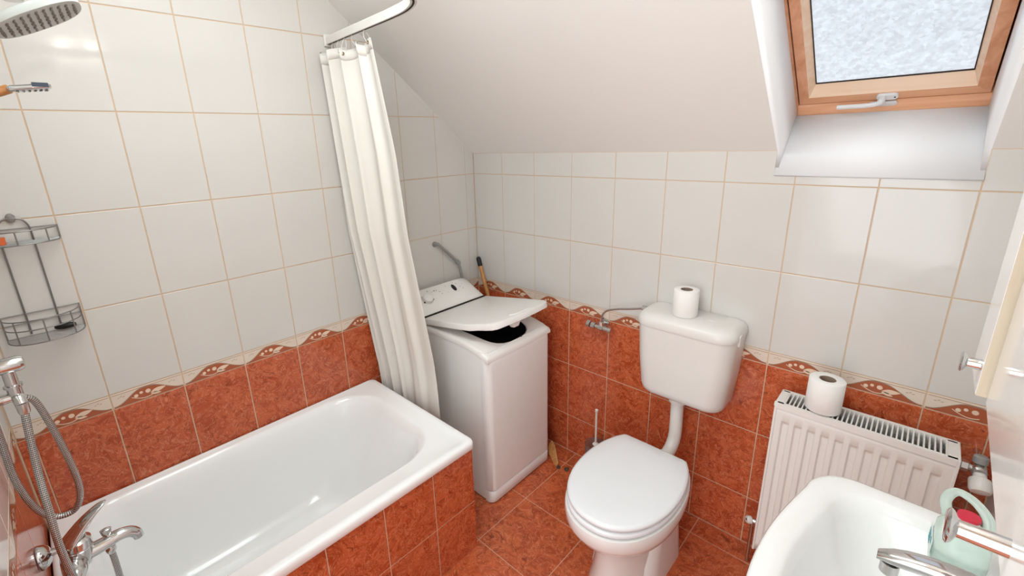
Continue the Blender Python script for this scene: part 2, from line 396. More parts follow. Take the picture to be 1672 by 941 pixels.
# floor
bm = B(); box(bm, -0.1, 2.066, -1.9, 0.1, -0.05, -0.0012)
fx = [0.002]+[0.655-0.299*2, 0.655-0.299, 0.655, 0.9545, 1.2535, 1.552, 1.851, 1.964]; fy = [-1.797, -1.565, -1.271, -0.977, -0.6825, -0.3935, -0.0945, -0.003]
fF = lambda u, v, d: Vector((u, v, -0.0014+d))
for a, b in zip(fx, fx[1:]):
    for c, d in zip(fy, fy[1:]): tile(bm, fF, a, b, c, d, 1)
obj('floor', bm, [FGR, FT], kind='structure', sharp=20)
# hall floor outside the doorway
bm = B(); box(bm, 0.9, 2.2, -3.0, -1.9, -0.05, 0)
obj('floor_hall', bm, [FT], kind='structure')
# ceiling: slope with the roof window opening, and the flat part
bm = B()
T = 0.16
def slab(x0, x1, ya, yb):
    za, zb = ZK-0.815*ya, ZK-0.815*yb
    o_ = (0, SN*T, CS*T)
    p = [(x0, ya, za), (x1, ya, za), (x1, yb, zb), (x0, yb, zb)]
    hexa(bm, [Vector(q) for q in p]+[Vector(q)+Vector(o_) for q in p])
YT = -0.60
slab(-0.1, NX0, 0.0, YF); slab(NX1, 2.066, 0.0, YF); slab(NX0, NX1, YT, YF)
box(bm, -0.1, 2.066, -1.9, YF+0.01, ZF, ZF+0.12)
obj('ceiling', bm, PL, kind='structure')
# window reveal: flared lining between slope and frame
O = Vector((1.369, 0.072, 1.556)); U = Vector((1, 0, 0)); V = Vector((0, -CS, SN)); N = Vector((0, SN, CS))
WW, WL = 0.421, 0.76
def Wp(u, v, t): return O+U*u+V*v+N*t
bm = B()
pt = lambda x, y: Vector((x, y, ZK-0.815*y))
LA, LB, LC = Vector((NX0, 0, NZ)), Vector((NX0, 0, ZK)), pt(1.366, YT)
RA_, RB, RC = Vector((NX1, 0, NZ)), Vector((NX1, 0, ZK)), pt(1.803, YT)
WLL, WLT, WRL, WRT = Wp(0, 0, 0), Wp(0, WL, 0), Wp(WW, 0, 0), Wp(WW, WL, 0)
def quad(*p): bm.faces.new([bm.verts.new(q) for q in p])
quad(LA, WLL, WLT, LC, LB); quad(RA_, RB, RC, WRT, WRL); quad(LA, RA_, WRL, WLL); quad(LC, WLT, WRT, RC)
quad(LB, LC, pt(NX0-0.02, YT), pt(NX0-0.02, 0)+Vector((0, 0, 0.0))) if 0 else None
ob = obj('trim_1', bm, RV, kind='structure')
md = ob.modifiers.new('solid', 'SOLIDIFY'); md.thickness = 0.02; md.offset = 0
# thin slope strip between straight hole edge and flared lining
# roof window
wroot = bpy.data.objects.new('window_1', None); C.objects.link(wroot); wroot.location = O; wroot['kind'] = 'structure'; ORI[wroot.name] = O.copy()
def wring(bm, outer, inner, mi=0):
    """outer/inner = (u0,u1,v0,v1,t): one bevelled ring of four quads"""
    def cs(q): u0, u1, v0, v1, t = q; return [Wp(u0, v0, t), Wp(u1, v0, t), Wp(u1, v1, t), Wp(u0, v1, t)]
    a = [bm.verts.new(p) for p in cs(outer)]; b = [bm.verts.new(p) for p in cs(inner)]
    for i in range(4):
        j = (i+1) % 4; f = bm.faces.new((a[i], a[j], b[j], b[i])); f.material_index = mi if i in (0, 2) else mi+1
bm = B()
wring(bm, (-0.002, WW+0.002, -0.003, WL, 0.0), (0.0095, WW-0.0085, 0.027, WL-0.02, 0.022)); wring(bm, (0.0095, WW-0.0085, 0.027, WL-0.02, 0.022), (0.0095, WW-0.0085, 0.027, WL-0.02, 0.07))
wring(bm, (-0.002, WW+0.002, -0.003, WL, 0.0), (-0.002, WW+0.002, -0.003, WL, 0.07))
obj('frame', bm, [WD, WDS], wroot)
bm = B()
wring(bm, (0.013, WW-0.0125, 0.0305, WL-0.024, 0.07), (0.013, WW-0.0125, 0.0305, WL-0.024, 0.021))
wring(bm, (0.013, WW-0.0125, 0.0305, WL-0.024, 0.021), (0.038, 0.3828, 0.058, WL-0.05, 0.019))
obj('sash', bm, [WD, WDS], wroot)
bm = B()
wring(bm, (0.038, 0.3828, 0.058, WL-0.05, 0.019), (0.0515, 0.3712, 0.088, WL-0.065, 0.043))
obj('glazing_bead', bm, [WD2, WD2], wroot)
bm = B(); hexa(bm, [Wp(0.050, 0.086, 0.044), Wp(0.3725, 0.086, 0.044), Wp(0.3725, WL-0.06, 0.044), Wp(0.05, WL-0.06, 0.044)]+[Wp(0.050, 0.086, 0.050), Wp(0.3725, 0.086, 0.050), Wp(0.3725, WL-0.06, 0.050), Wp(0.05, WL-0.06, 0.050)])
obj('glass_pane', bm, GLM, wroot)
bm = B()
for a in ((0.0515, 0.0535, 0.088, WL-0.065), (0.3692, 0.3712, 0.088, WL-0.065), (0.0515, 0.3712, 0.088, 0.0905)):
    hexa(bm, [Wp(a[0], a[2], 0.041), Wp(a[1], a[2], 0.041), Wp(a[1], a[3], 0.041), Wp(a[0], a[3], 0.041)]+[Wp(a[0], a[2], 0.044), Wp(a[1], a[2], 0.044), Wp(a[1], a[3], 0.044), Wp(a[0], a[3], 0.044)])
wring(bm, (0.0095, WW-0.0085, 0.027, WL-0.02, 0.06), (0.014, WW-0.0135, 0.032, WL-0.026, 0.06))
obj('seal', bm, DK, wroot)
# handle of the roof window: plate, lever, striker plate
def wplate(bm, u, v, lu, lv, t0, t1, r):
    lp = rr(u-lu/2, u+lu/2, v-lv/2, v+lv/2, r, 6)
    loft(bm, [[Wp(a, b, t0) for a, b in lp], [Wp(a, b, (t0*0.25+t1*0.75)) for a, b in lp], [Wp(u+(a-u)*0.93, v+(b-v)*0.88, t1) for a, b in lp]])
bm = B(); wplate(bm, 0.216, 0.0455, 0.046, 0.020, 0.021, 0.012, 0.009)
hd = obj('handle', bm, HW, wroot)
bm = B(); tube(bm, [Wp(0.206, 0.047, 0.014), Wp(0.206, 0.050, -0.004), Wp(0.196, 0.052, -0.014), Wp(0.172, 0.052, -0.017), Wp(0.135, 0.052, -0.017), Wp(0.112, 0.052, -0.017)], lambda t: 0.0078 if t < 0.3 else 0.0060, 12)
obj('lever', bm, HW, hd)
bm = B(); cyl(bm, Wp(0.232, 0.0455, 0.0115), Wp(0.232, 0.0455, 0.0125), 0.0022); obj('screw', bm, BK, hd)
bm = B(); wplate(bm, 0.208, 0.020, 0.060, 0.016, 0.017, 0.012, 0.007); obj('striker_plate', bm, HW, wroot)

# ------------------------------------------------------------------ bath
bath = thing('bathtub', (0.34, -1.25, 0.0), 'white enamel bathtub with red tiled side panel along the left wall', 'bathtub')
X0, X1, Y0, Y1 = 0.004, 0.684, -1.794, -0.700
bm = B()
def bl(x0, x1, y0, y1, r): return rr(x0, x1, y0, y1, r, 10)
rings = [ring(bl(X0+0.004, X1-0.004, Y0+0.002, Y1-0.004, 0.02), 0.452), ring(bl(X0, X1, Y0, Y1, 0.022), 0.456), ring(bl(X0, X1, Y0, Y1, 0.022), 0.477),
         ring(bl(X0+0.002, X1-0.003, Y0+0.002, Y1-0.003, 0.022), 0.484), ring(bl(X0+0.008, X1-0.009, Y0+0.008, Y1-0.009, 0.024), 0.487),
         ring(bl(X0+0.013, X1-0.026, Y0+0.013, Y1-0.026, 0.03), 0.487), ring(bl(X0+0.016, X1-0.030, Y0+0.016, Y1-0.030, 0.032), 0.4845)]
# basin interior
IN = [(0.000, 0.000, 0.000, 0.000, 0.4850, 0.17), (0.006, 0.006, 0.006, 0.007, 0.4825, 0.17), (0.014, 0.013, 0.016, 0.018, 0.474, 0.165), (0.022, 0.020, 0.026, 0.034, 0.455, 0.16), (0.030, 0.026, 0.04, 0.06, 0.40, 0.15),
      (0.04, 0.036, 0.06, 0.11, 0.30, 0.14), (0.052, 0.048, 0.085, 0.17, 0.20, 0.13), (0.066, 0.062, 0.11, 0.21, 0.15, 0.12), (0.095, 0.09, 0.15, 0.26, 0.125, 0.11), (0.15, 0.14, 0.24, 0.33, 0.118, 0.09)]
bx0, bx1, by0, by1 = 0.034, 0.604, -1.745, -0.770
for a, b, c, d, z, r in IN:
    rings.append(ring(bl(bx0+a, bx1-b, by0+c, by1-d, [r, r, 0.10, 0.10] if r > 0.1 else r), z))
loft(bm, rings, False, True)
ob = obj('tub_shell', bm, EN, bath, sharp=60)
bm = B(); lathe(bm, [(0.0, 0.003), (0.018, 0.003), (0.024, 0)], (0.32, -1.40, 0.1195)); obj('drain', bm, CR, bath)
bm = B(); box(bm, 0.60, 0.671, -1.798, -0.708, 0.0, 0.452)
fP = lambda u, v, d: Vector((0.671+d, u, v))
yc = [-1.798, -1.65, -1.458, -1.268, -1.080, -0.889, -0.7065]
for a, b in zip(yc, yc[1:]):
    tile(bm, fP, a, b, 0.0, 0.2165, 1); tile(bm, fP, a, b, 0.2165, 0.4515, 1)
obj('tiled_panel', bm, [GR, RT], bath, sharp=20, label='red marbled tile side panel')
bm = B(); box(bm, 0.02, 0.60, -0.74, -0.712, 0.0, 0.45); obj('end_panel', bm, [RT], bath)

# ------------------------------------------------------------------ curtain and rail
rail = thing('curtain_rail', (0.0, -0.72, 1.88), 'white angled shower curtain rail below the sloping ceiling', 'curtain rail')
path = [(0.002, -0.722), (0.16, -0.732), (0.32, -0.740), (0.46, -0.748), (0.56, -0.762), (0.64, -0.80), (0.69, -0.87), (0.71, -0.96), (0.715, -1.2), (0.715, -1.794)]
pp = smooth_path([(x, y, 0) for x, y in path], 6)
prof = [(-0.006, 0.013), (0.006, 0.013), (0.009, 0.008), (0.009, -0.014), (0.003, -0.014), (0.003, -0.011), (-0.003, -0.011), (-0.003, -0.014), (-0.009, -0.014), (-0.009, 0.008)]
bm = B(); rg = []
for i, p in enumerate(pp):
    d = (pp[min(i+1, len(pp)-1)]-pp[max(i-1, 0)]).normalized(); nrm = Vector((-d.y, d.x, 0))
    rg.append([p+nrm*a+Vector((0, 0, 1.893+b)) for a, b in prof])
loft(bm, rg); obj('rail_track', bm, PLS, rail, sharp=30)
bm = B(); rg = []
for i, p in enumerate(pp):
    d = (pp[min(i+1, len(pp)-1)]-pp[max(i-1, 0)]).normalized(); nrm = Vector((-d.y, d.x, 0))
    rg.append([p+nrm*a+Vector((0, 0, 1.893+b)) for a, b in ((-0.0028, -0.0145), (0.0028, -0.0145), (0.0028, -0.0115), (-0.0028, -0.0115))])
loft(bm, rg); obj('slot', bm, DK, rail)
bm = B(); box(bm, 0.0025, 0.012, -0.738, -0.706, 1.872, 1.914); obj('end_bracket', bm, PLS, rail, bevel=0.002)
cur = thing('shower_curtain', (0.2, -0.70, 0.12), 'white pleated shower curtain hanging gathered at the end of the bathtub', 'shower curtain')
def lerp(tab, z):
    for (z0, a), (z1, b) in zip(tab, tab[1:]):
        if z <= z0 and z >= z1: return a+(b-a)*(z0-z)/(z0-z1)
    return tab[-1][1] if z < tab[-1][0] else tab[0][1]
LX = [(1.9, 0.016), (1.5, 0.016), (1.0, 0.028), (0.5, 0.04), (0.1, 0.05)]
RX = [(1.9, 0.302), (1.85, 0.304), (1.487, 0.376), (0.70, 0.440), (0.5, 0.436), (0.1, 0.43)]
YC = [(1.9, -0.722), (1.2, -0.712), (0.6, -0.664), (0.1, -0.648)]
def ctop(u): return 1.853+0.010*math.sin(u*2*math.pi*3.0+2.2)*(1 if u < 0.8 else 0.3)-0.012*(1-u)**2
def cpt(u, z, top=False):
    k = (1.86-z)/1.75
    xl, xr, yc_ = lerp(LX, z), lerp(RX, z), lerp(YC, z)
    wv = 0.95*u**0.52+0.018*math.sin(2*math.pi*u*2.3+1)+0.012*math.sin(9*u+2*k)
    amp = (0.018*(1-k)+0.014)*(1-0.80*u)*(1 if z > 0.6 else 0.8)
    y = yc_+amp*math.sin(2*math.pi*wv*5.5+0.6*k+2.6)+0.006*math.sin(2*math.pi*wv*13+1.5)*(1-u)-0.028*(1-u)**2*(1-k)
    x = xl+(xr-xl)*u+0.010*math.sin(2*math.pi*wv*5.5+1.2)*(1-u)*u*2
    return Vector((max(x, 0.012), y, z))
bm = B(); NU, NZ_ = 150, 50; vs = []
for j in range(NZ_+1):
    row = []
    for i in range(NU+1):
        u = i/NU; zt = ctop(u); z = zt+(0.12-zt)*(j/NZ_)**1.0
        row.append(bm.verts.new(cpt(u, z)))
    vs.append(row)
for j in range(NZ_):
    for i in range(NU): bm.faces.new((vs[j][i], vs[j][i+1], vs[j+1][i+1], vs[j+1][i]))
ob = obj('curtain_sheet', bm, CU, cur, sharp=80); md = ob.modifiers.new('s', 'SOLIDIFY'); md.thickness = 0.0012
bm = B(); vs = []
for j in range(3):
    row = []
    for i in range(NU+1):
        u = i/NU; row.append(bm.verts.new(cpt(u, ctop(u)-0.001-0.021*j/2*1.6)+Vector((0, -0.0014, 0))))
    vs.append(row)
for j in range(2):
    for i in range(NU): bm.faces.new((vs[j][i], vs[j][i+1], vs[j+1][i+1], vs[j+1][i]))
ob = obj('top_hem', bm, CU, cur, sharp=80); md = ob.modifiers.new('s', 'SOLIDIFY'); md.thickness = 0.001
for u in (0.10, 0.28, 0.45, 0.62, 0.93):
    p = cpt(u, ctop(u)-0.012)
    bm = B(); lathe(bm, [(0.0028, -0.002), (0.0058, -0.002), (0.0062, 0.0), (0.0058, 0.002), (0.0028, 0.002)], p+Vector((0, -0.0026, 0)), (0.15, -1, 0.1), 20, cap=False)
    ey = obj('eyelet', bm, BRS, cur)
    px = min(0.46, max(0.02, p.x)); yr = -0.722-0.058*px
    q = Vector((px, yr, 1.879))
    bm = B(); tube(bm, [p+Vector((0.001, -0.006, -0.002)), (p+q)/2+Vector((-0.005, -0.006, 0)), q, (p+q)/2+Vector((0.008, 0.004, 0)), p+Vector((0.003, 0.005, -0.002)), p+Vector((0.001, -0.006, -0.002))], 0.0012, 6)
    obj('hook', bm, PLS, cur)

# ------------------------------------------------------------------ washing machine
wm = thing('washing_machine', (0.30, -0.32, 0), 'white top loading washing machine with its lid ajar in the corner', 'washing machine')
wx0, wx1, wy0, wy1 = 0.045, 0.580, -0.520, -0.120
bm = B(); lp = lambda x1, z: ring(rr(wx0, x1, wy0, wy1, [0.03, 0.008, 0.008, 0.03], 6), z)
loft(bm, [lp(wx1-0.02, 0.008), lp(wx1-0.02, 0.062), lp(wx1-0.02, 0.69), lp(wx1-0.02, 0.7135)], True, False); obj('cabinet_body', bm, WM, wm, sharp=40)
bm = B()
def fp(d, z, s=0.0): return [Vector((x, y, z)) for x, y in rr(wx1-0.045, wx1-d, wy0-0.0015, wy1+0.0015, [0.028, 0.001, 0.001, 0.028], 8)]
loft(bm, [fp(0.003, 0.0655), fp(0, 0.0675), fp(0, 0.30), fp(0, 0.66), fp(0.001, 0.684), fp(0.004, 0.688)], False, False)
obj('front_panel', bm, WM, wm, sharp=45)
bm = B(); loft(bm, [fp(0.006, 0.003), fp(0.0, 0.010), fp(0, 0.060), fp(0.003, 0.063)]); obj('kick_plate', bm, WM, wm, sharp=45)
# worktop moulding: front edge bows down, well behind it
bm = B()
def tp(z, x1, inset=0.0, x0=0.14): return [Vector((x, y, z-(0.034*max(0, (x-0.40)/0.18)**2 if x > 0.40 else 0))) for x, y in
        [(x0+(x1-x0)*k/10, wy0-0.002+inset) for k in range(11)]+[(x1-0.0, wy0+0.02), ] +
        [(x1+0.001*math.sin(math.pi*k/8), wy0+0.04+(wy1-wy0-0.08)*k/8) for k in range(9)]+[(x1, wy1-0.02)]+
        [(x1+(x0-x1)*k/10, wy1+0.002-inset) for k in range(11)]]
loft(bm, [tp(0.712, 0.580), tp(0.724, 0.580), tp(0.733, 0.575, 0.004), tp(0.736, 0.566, 0.010)], False, False)
rs = [tp(0.748, 0.560, 0.012)]
loft(bm, [tp(0.748, 0.560, 0.012)], False, False) if 0 else None
# top ring with opening
ou = tp(0.736, 0.566, 0.010); n = len(ou)
ang = []
inn = []
cx_, cy_ = 0.398, -0.318
for p in ou:
    a = math.atan2((p.y-cy_)/0.16, (p.x-cx_)/0.19)
    q = (abs(math.cos(a))**3.2+abs(math.sin(a))**3.2)**(-1/3.2)
    inn.append(Vector((cx_+0.156*q*math.cos(a), cy_+0.132*q*math.sin(a), 0.734-0.034*max(0, (cx_+0.156*q*math.cos(a)-0.40)/0.18)**2)))
inn2 = [Vector((cx_+(p.x-cx_)*0.97, cy_+(p.y-cy_)*0.97, p.z-0.004)) for p in inn]
loft(bm, [ou, inn, inn2], False, False)
bmesh.ops.remove_doubles(bm, verts=bm.verts[:], dist=0.0004)
obj('top_surround', bm, WMT, wm, sharp=40)
bm = B(); loft(bm, [[p+Vector((0, 0, -0.001)) for p in inn2], [Vector((cx_+(p.x-cx_)*0.9, cy_+(p.y-cy_)*0.9, 0.65)) for p in inn2]], False, True)
ob = obj('drum_opening', bm, BK, wm)
bm = B(); cyl(bm, (0.563, -0.300, 0.716), (0.563, -0.300, 0.7215), 0.004, seg=12); obj('lock_hole', bm, BK, wm)
# control console
bm = B()
sec = [(0.040, 0.715), (0.040, 0.835), (0.046, 0.848), (0.058, 0.850), (0.100, 0.826), (0.160, 0.786), (0.170, 0.770), (0.172, 0.748), (0.172, 0.715)]
def cs_(y, s, dz): return [Vector((0.022+(x-0.022)*s if x < 0.15 else x, y, 0.715+(z-0.715)*dz)) for x, z in sec]
loft(bm, [cs_(wy0-0.002, 0.8, 0.72), cs_(wy0+0.005, 0.93, 0.90), cs_(wy0+0.025, 1, 1.0), cs_(wy1-0.10, 1, 1.0), cs_(wy1-0.045, 0.97, 0.97), cs_(wy1-0.012, 0.85, 0.84), cs_(wy1+0.002, 0.7, 0.62)])
con = obj('control_console', bm, WMT, wm, sharp=35)
cn = Vector((0.040, 0, 0.060)).normalized()      # slope normal approx
cn = Vector((0.55, 0, 0.83)).normalized(); ct = Vector((0.83, 0, -0.55))
def cons(s, y, h=0.0): return Vector((0.100, y, 0.826))+ct*s+cn*(0.001+h)
bm = B(); lathe(bm, [(0.025, 0), (0.025, 0.012), (0.022, 0.016), (0.016, 0.018), (0, 0.018)], cons(0.012, -0.437), cn, 28)
kn = obj('program_knob', bm, WMT, con)
bm = B()
for k in range(14):
    a = -2.4+k*0.33; c_ = cons(0.012, -0.437)+ct*0.029*math.cos(a)+Vector((0, 1, 0))*0.029*math.sin(a)
    cyl(bm, c_-cn*0.0005, c_+cn*0.0003, 0.0012 if k not in (4, 11) else 0.0045, seg=8)
obj('dial_marks', bm, BK, con)
bm = B(); lathe(bm, [(0.011, -0.001), (0.011, 0.0008), (0, 0.001)], cons(-0.004, -0.262), cn, 24, sy=1.9)
obj('display_window', bm, BK, con)
bm = B()
for (s, y, r) in ((-0.030, -0.41, 0.0025), (-0.022, -0.375, 0.003), (-0.020, -0.362, 0.002), (-0.006, -0.35, 0.0022), (0.008, -0.345, 0.002), (-0.028, -0.30, 0.0015), (-0.034, -0.25, 0.0015), (-0.024, -0.235, 0.002), (0.0, -0.225, 0.002), (0.014, -0.215, 0.002), (0.022, -0.25, 0.0013), (0.012, -0.31, 0.0013), (-0.012, -0.205, 0.0014), (-0.018, -0.39, 0.0016)):
    b3 = B(); lathe(b3, [(r, -0.001), (r, 0.0008), (0, 0.001)], cons(s, y), cn, 12); obj('indicator_light', b3, GY, con)
bm.free()
# lid, hinged at the console, standing open a few centimetres
def lid(s, y, h):      # s distance from hinge 0..0.42
    a = math.radians(9.4)
    return Vector((0.176+s*math.cos(a)-h*math.sin(a), y, 0.766+s*math.sin(a)+h*math.cos(a)))
def lidloop(inset, h, s1=0.408):
    out = []
    pts = [(0.0+inset, wy0+0.000+inset), (0.10, wy0+inset), (0.22, wy0+inset), (0.30, wy0+inset+0.004), (0.335, wy0+inset+0.022), (0.365, wy0+inset+0.030)]
    pts += [(s1-0.012-inset, wy0+0.042+inset), (s1-inset, wy0+0.060+inset)]
    pts += [(s1+0.010*math.sin(math.pi*k/8)-inset, wy0+0.06+(wy1-wy0-0.09)*k/8) for k in range(1, 8)]
    pts += [(s1-inset, wy1-0.028-inset), (s1-0.012-inset, wy1-0.008-inset), (s1-0.03-inset, wy1-0.001-inset), (0.30, wy1-inset), (0.2, wy1-inset), (0.1, wy1-inset), (0.0+inset, wy1-inset)]
    return [lid(s, y, h-(0.020 if False else 0)) for s, y in pts]
bm = B()
loft(bm, [lidloop(0.004, -0.028), lidloop(0.0, -0.026), lidloop(0.0, -0.006), lidloop(0.004, -0.001), lidloop(0.012, 0.0)])
ld = obj('lid', bm, WMT, wm, sharp=40)
bm = B()
gl_ = [(0.392+0.0*k, -0.37+0.15*k/12) for k in range(13)]
pts = [lid(0.385-0.028*math.sin(math.pi*k/12)**0.6, -0.365+0.13*k/12, 0.004) for k in range(13)]+[lid(0.402, -0.25, 0.004), lid(0.402, -0.345, 0.004)]
poly_extrude(bm, pts, lid(0, 0, 0.0)-lid(0, 0, 0.005)); obj('finger_grip', bm, WMT, ld, bevel=0.001)
bm = B(); hexa(bm, [lid(0.375, -0.355, -0.055), lid(0.395, -0.355, -0.055), lid(0.395, -0.325, -0.055), lid(0.375, -0.325, -0.055), lid(0.37, -0.375, -0.024), lid(0.40, -0.375, -0.024), lid(0.40, -0.305, -0.024), lid(0.37, -0.305, -0.024)])
obj('latch', bm, WMT, ld, bevel=0.004)
bm = B(); box(bm, 0.1725, 0.176, wy0+0.01, wy1-0.01, 0.756, 0.7705); obj('hinge_gap', bm, DK, wm)

# drain hose on wall above the washer
wh = thing('drain_hose', (0.01, -0.15, 0.75), 'grey plastic hose elbow rising behind the washing machine', 'hose')
bm = B(); tube(bm, [(0.004, -0.292, 1.040), (0.018, -0.285, 1.043), (0.026, -0.27, 1.028), (0.026, -0.22, 0.980), (0.026, -0.165, 0.925)], 0.0075, 12); obj('elbow_pipe', bm, GY, wh)
bm = B(); tube(bm, [(0.026, -0.163, 0.925), (0.026, -0.150, 0.88), (0.026, -0.138, 0.80), (0.015, -0.132, 0.70)], 0.0068, 12); obj('lower_hose', bm, GY, wh)
bm = B(); lathe(bm, [(0.0085, -0.012), (0.012, -0.010), (0.013, 0), (0.011, 0.012), (0.008, 0.014)], (0.026, -0.165, 0.925), (0, -0.6, 0.6), 16); obj('coupling', bm, GY, wh)
bm = B(); lathe(bm, [(0.013, 0), (0.013, 0.006), (0.009, 0.014)], (0.0025, -0.290, 1.040), (1, 0, 0), 18); obj('wall_socket', bm, GY, wh)
# broom behind the washer
br = thing('broom', (0.47, -0.06, 0), 'wooden broom handle with black cap leaning in the corner behind the washing machine', 'broom')
tp_, bt = Vector((0.036, -0.030, 0.925)), Vector((0.36, -0.075, 0.08))
dd = (bt-tp_).normalized()
bm = B(); cyl(bm, tp_+dd*0.03, bt, 0.0105, seg=16); obj('handle', bm, WS, br)
bm = B(); lathe(bm, [(0.004, -0.004), (0.010, 0.0), (0.0125, 0.008), (0.0125, 0.045), (0.011, 0.048)], tp_, dd, 16); obj('cap', bm, BK, br)
bm = B(); lathe(bm, [(0.003, -0.001), (0.0045, -0.0055), (0.002, -0.006)], tp_, dd, 12); obj('hanging_ring', bm, CR2, br)
bm = B(); box(bm, 0.33, 0.52, -0.10, -0.05, 0.035, 0.085); obj('broom_head', bm, WS, br, bevel=0.008)
bm = B()
for i in range(36):
    x = 0.336+0.178*(i % 18)/17; y = -0.09+0.03*(i//18); cyl(bm, (x, y, 0.04), (x+random.uniform(-.006, .006), y-0.004, 0.002), 0.004, 0.005, seg=6)
obj('bristles', bm, mat('bristle_brown', (90, 60, 45), 0.8), br)
# wooden wedge and debris by the washer foot
bm = B(); a, b = Vector((0.565, -0.085, 0.055)), Vector((0.632, -0.135, 0.004))
poly_extrude(bm, [a+Vector((-0.005, 0, 0.02)), a+Vector((0.012, 0, 0.0)), b+Vector((0.008, -0.004, 0.012)), b+Vector((0.006, -0.01, -0.003)), b+Vector((-0.012, -0.004, -0.003)), a+Vector((-0.02, -0.012, -0.03))], (0.003, 0.007, 0))
obj('wood_offcut', bm, WS, label='pointed piece of brown wood leaning beside the washing machine foot', cat='wood offcut', origin=(0.632, -0.135, 0), bevel=0.001)
def clump(name, c, r, m, label, cat):
    bm = B(); bmesh.ops.create_icosphere(bm, subdivisions=3, radius=r)
    for v in bm.verts:
        k = 1+0.55*noise.noise(v.co*(0.9/r)+Vector(c)*40); v.co = Vector((v.co.x*k, v.co.y*k*0.8, max(v.co.z*k*0.7, -r*0.4)+r*0.4))+Vector(c)
    return obj(name, bm, m, label=label, cat=cat, sharp=80)
DB = mat('dirt_clump', (78, 66, 50), 0.9, noise_amt=0.5, nscale=120)
clump('debris_clump', (0.687, -0.131, 0), 0.012, DB, 'dark crumpled scrap lying alone on the floor tile near the toilet', 'debris')
clump('debris_clump', (0.650, -0.143, 0), 0.009, DB, 'small dark scrap on floor at the tip of the wood offcut', 'debris')

# ------------------------------------------------------------------ cistern with flush pipe
ci = thing('toilet_cistern', (1.165, 0, 0.6), 'white plastic toilet cistern hung high on the back wall', 'cistern')
bm = B()
def cl(x0, x1, yf, r): return rr(x0, x1, yf, -0.003, [0.006, 0.006, r, r], 8)
loft(bm, [ring(cl(1.050, 1.292, -0.105, 0.04), 0.566), ring(cl(1.030, 1.308, -0.130, 0.05), 0.569), ring(cl(1.020, 1.316, -0.141, 0.055), 0.580), ring(cl(1.014, 1.320, -0.147, 0.057), 0.60), ring(cl(1.003, 1.332, -0.153, 0.058), 0.72), ring(cl(0.996, 1.338, -0.157, 0.058), 0.852)])
obj('tank', bm, PLS, ci, sharp=45)
bm = B()
loft(bm, [ring(cl(0.993, 1.3405, -0.1595, 0.06), 0.848), ring(cl(0.992, 1.342, -0.1605, 0.06), 0.854), ring(cl(0.993, 1.341, -0.160, 0.06), 0.868), ring(cl(0.998, 1.336, -0.155, 0.06), 0.880), ring(cl(1.009, 1.326, -0.142, 0.058), 0.890), ring(cl(1.03, 1.306, -0.12, 0.055), 0.8945), ring(cl(1.06, 1.28, -0.09, 0.04), 0.8955)])
obj('tank_lid', bm, PLS, ci, sharp=60)
bm = B(); loft(bm, [[Vector((x_, -0.085+a, 0.85+b)) for a, b in rr(-0.014, 0.014, -0.02, 0.02, 0.006, 4)] for x_ in (1.336, 1.344)]); obj('flush_lever', bm, PLS, ci, bevel=0.0015)
bm = B(); lathe(bm, [(0.012, 0), (0.012, 0.0012), (0.010, 0.002), (0, 0.002)], (1.243, -0.075, 0.8952), (0, 0, 1), 24, sy=1.3); obj('lid_cap', bm, PLS, ci)
bm = B(); tube(bm, [(1.152, -0.075, 0.575), (1.152, -0.075, 0.52), (1.154, -0.076, 0.43), (1.154, -0.082, 0.38), (1.152, -0.108, 0.345), (1.148, -0.150, 0.328), (1.147, -0.168, 0.326)], 0.0235, 24); obj('flush_pipe', bm, PLS, ci)
bm = B(); lathe(bm, [(0.026, 0), (0.032, 0.004), (0.034, 0.03), (0.034, 0.036)], (1.152, -0.075, 0.535), (0, 0, 1), 28); obj('pipe_nut', bm, PLS, ci)
bm = B(); lathe(bm, [(0.0255, 0), (0.029, 0.002), (0.029, 0.022), (0.0255, 0.024)], (1.150, -0.136, 0.331), (-0.03, -1, -0.25), 28); obj('pipe_sleeve', bm, PLS, ci)
bm = B(); lathe(bm, [(0.006, -0.02), (0.012, -0.018), (0.012, 0)], (0.994, -0.045, 0.868), (1, 0, 0), 8); obj('inlet_nut', bm, CR2, ci)
# angle valve and supply pipe
av = thing('angle_valve', (0.79, -0.01, 0.74), 'small chrome stop valve with a bent supply pipe left of the cistern', 'valve')
bm = B(); cyl(bm, (0.790, -0.003, 0.742), (0.790, -0.045, 0.742), 0.010, seg=16); lathe(bm, [(0.021, 0), (0.019, 0.005), (0.011, 0.008)], (0.790, -0.003, 0.742), (0, -1, 0), 24)
obj('valve_body', bm, CR2, av)
bm = B(); lathe(bm, [(0.012, -0.035), (0.014, -0.033), (0.014, -0.016), (0.008, -0.014), (0.008, 0.0), (0.012, 0.002), (0.012, 0.022), (0.009, 0.024), (0.009, 0.045), (0.011, 0.047), (0.011, 0.060), (0.006, 0.062)], (0.782, -0.046, 0.735), (1, 0, -0.05), 16)
obj('valve_spindle', bm, CR2, av)
bm = B(); lathe(bm, [(0.013, 0), (0.016, 0.003), (0.016, 0.014), (0.010, 0.018)], (0.742, -0.046, 0.738), (-1, 0, 0.05), 8); obj('valve_knob', bm, CR2, av)
bm = B(); lathe(bm, [(0.010, 0), (0.010, 0.014), (0.007, 0.016)], (0.793, -0.046, 0.745), (0, 0, 1), 6); obj('outlet_nut', bm, CR2, av)
bm = B(); tube(bm, [(0.793, -0.046, 0.755), (0.797, -0.046, 0.785), (0.815, -0.044, 0.815), (0.86, -0.042, 0.834), (0.92, -0.043, 0.850), (0.975, -0.045, 0.866)], 0.0042, 10); obj('supply_pipe', bm, CR2, av)

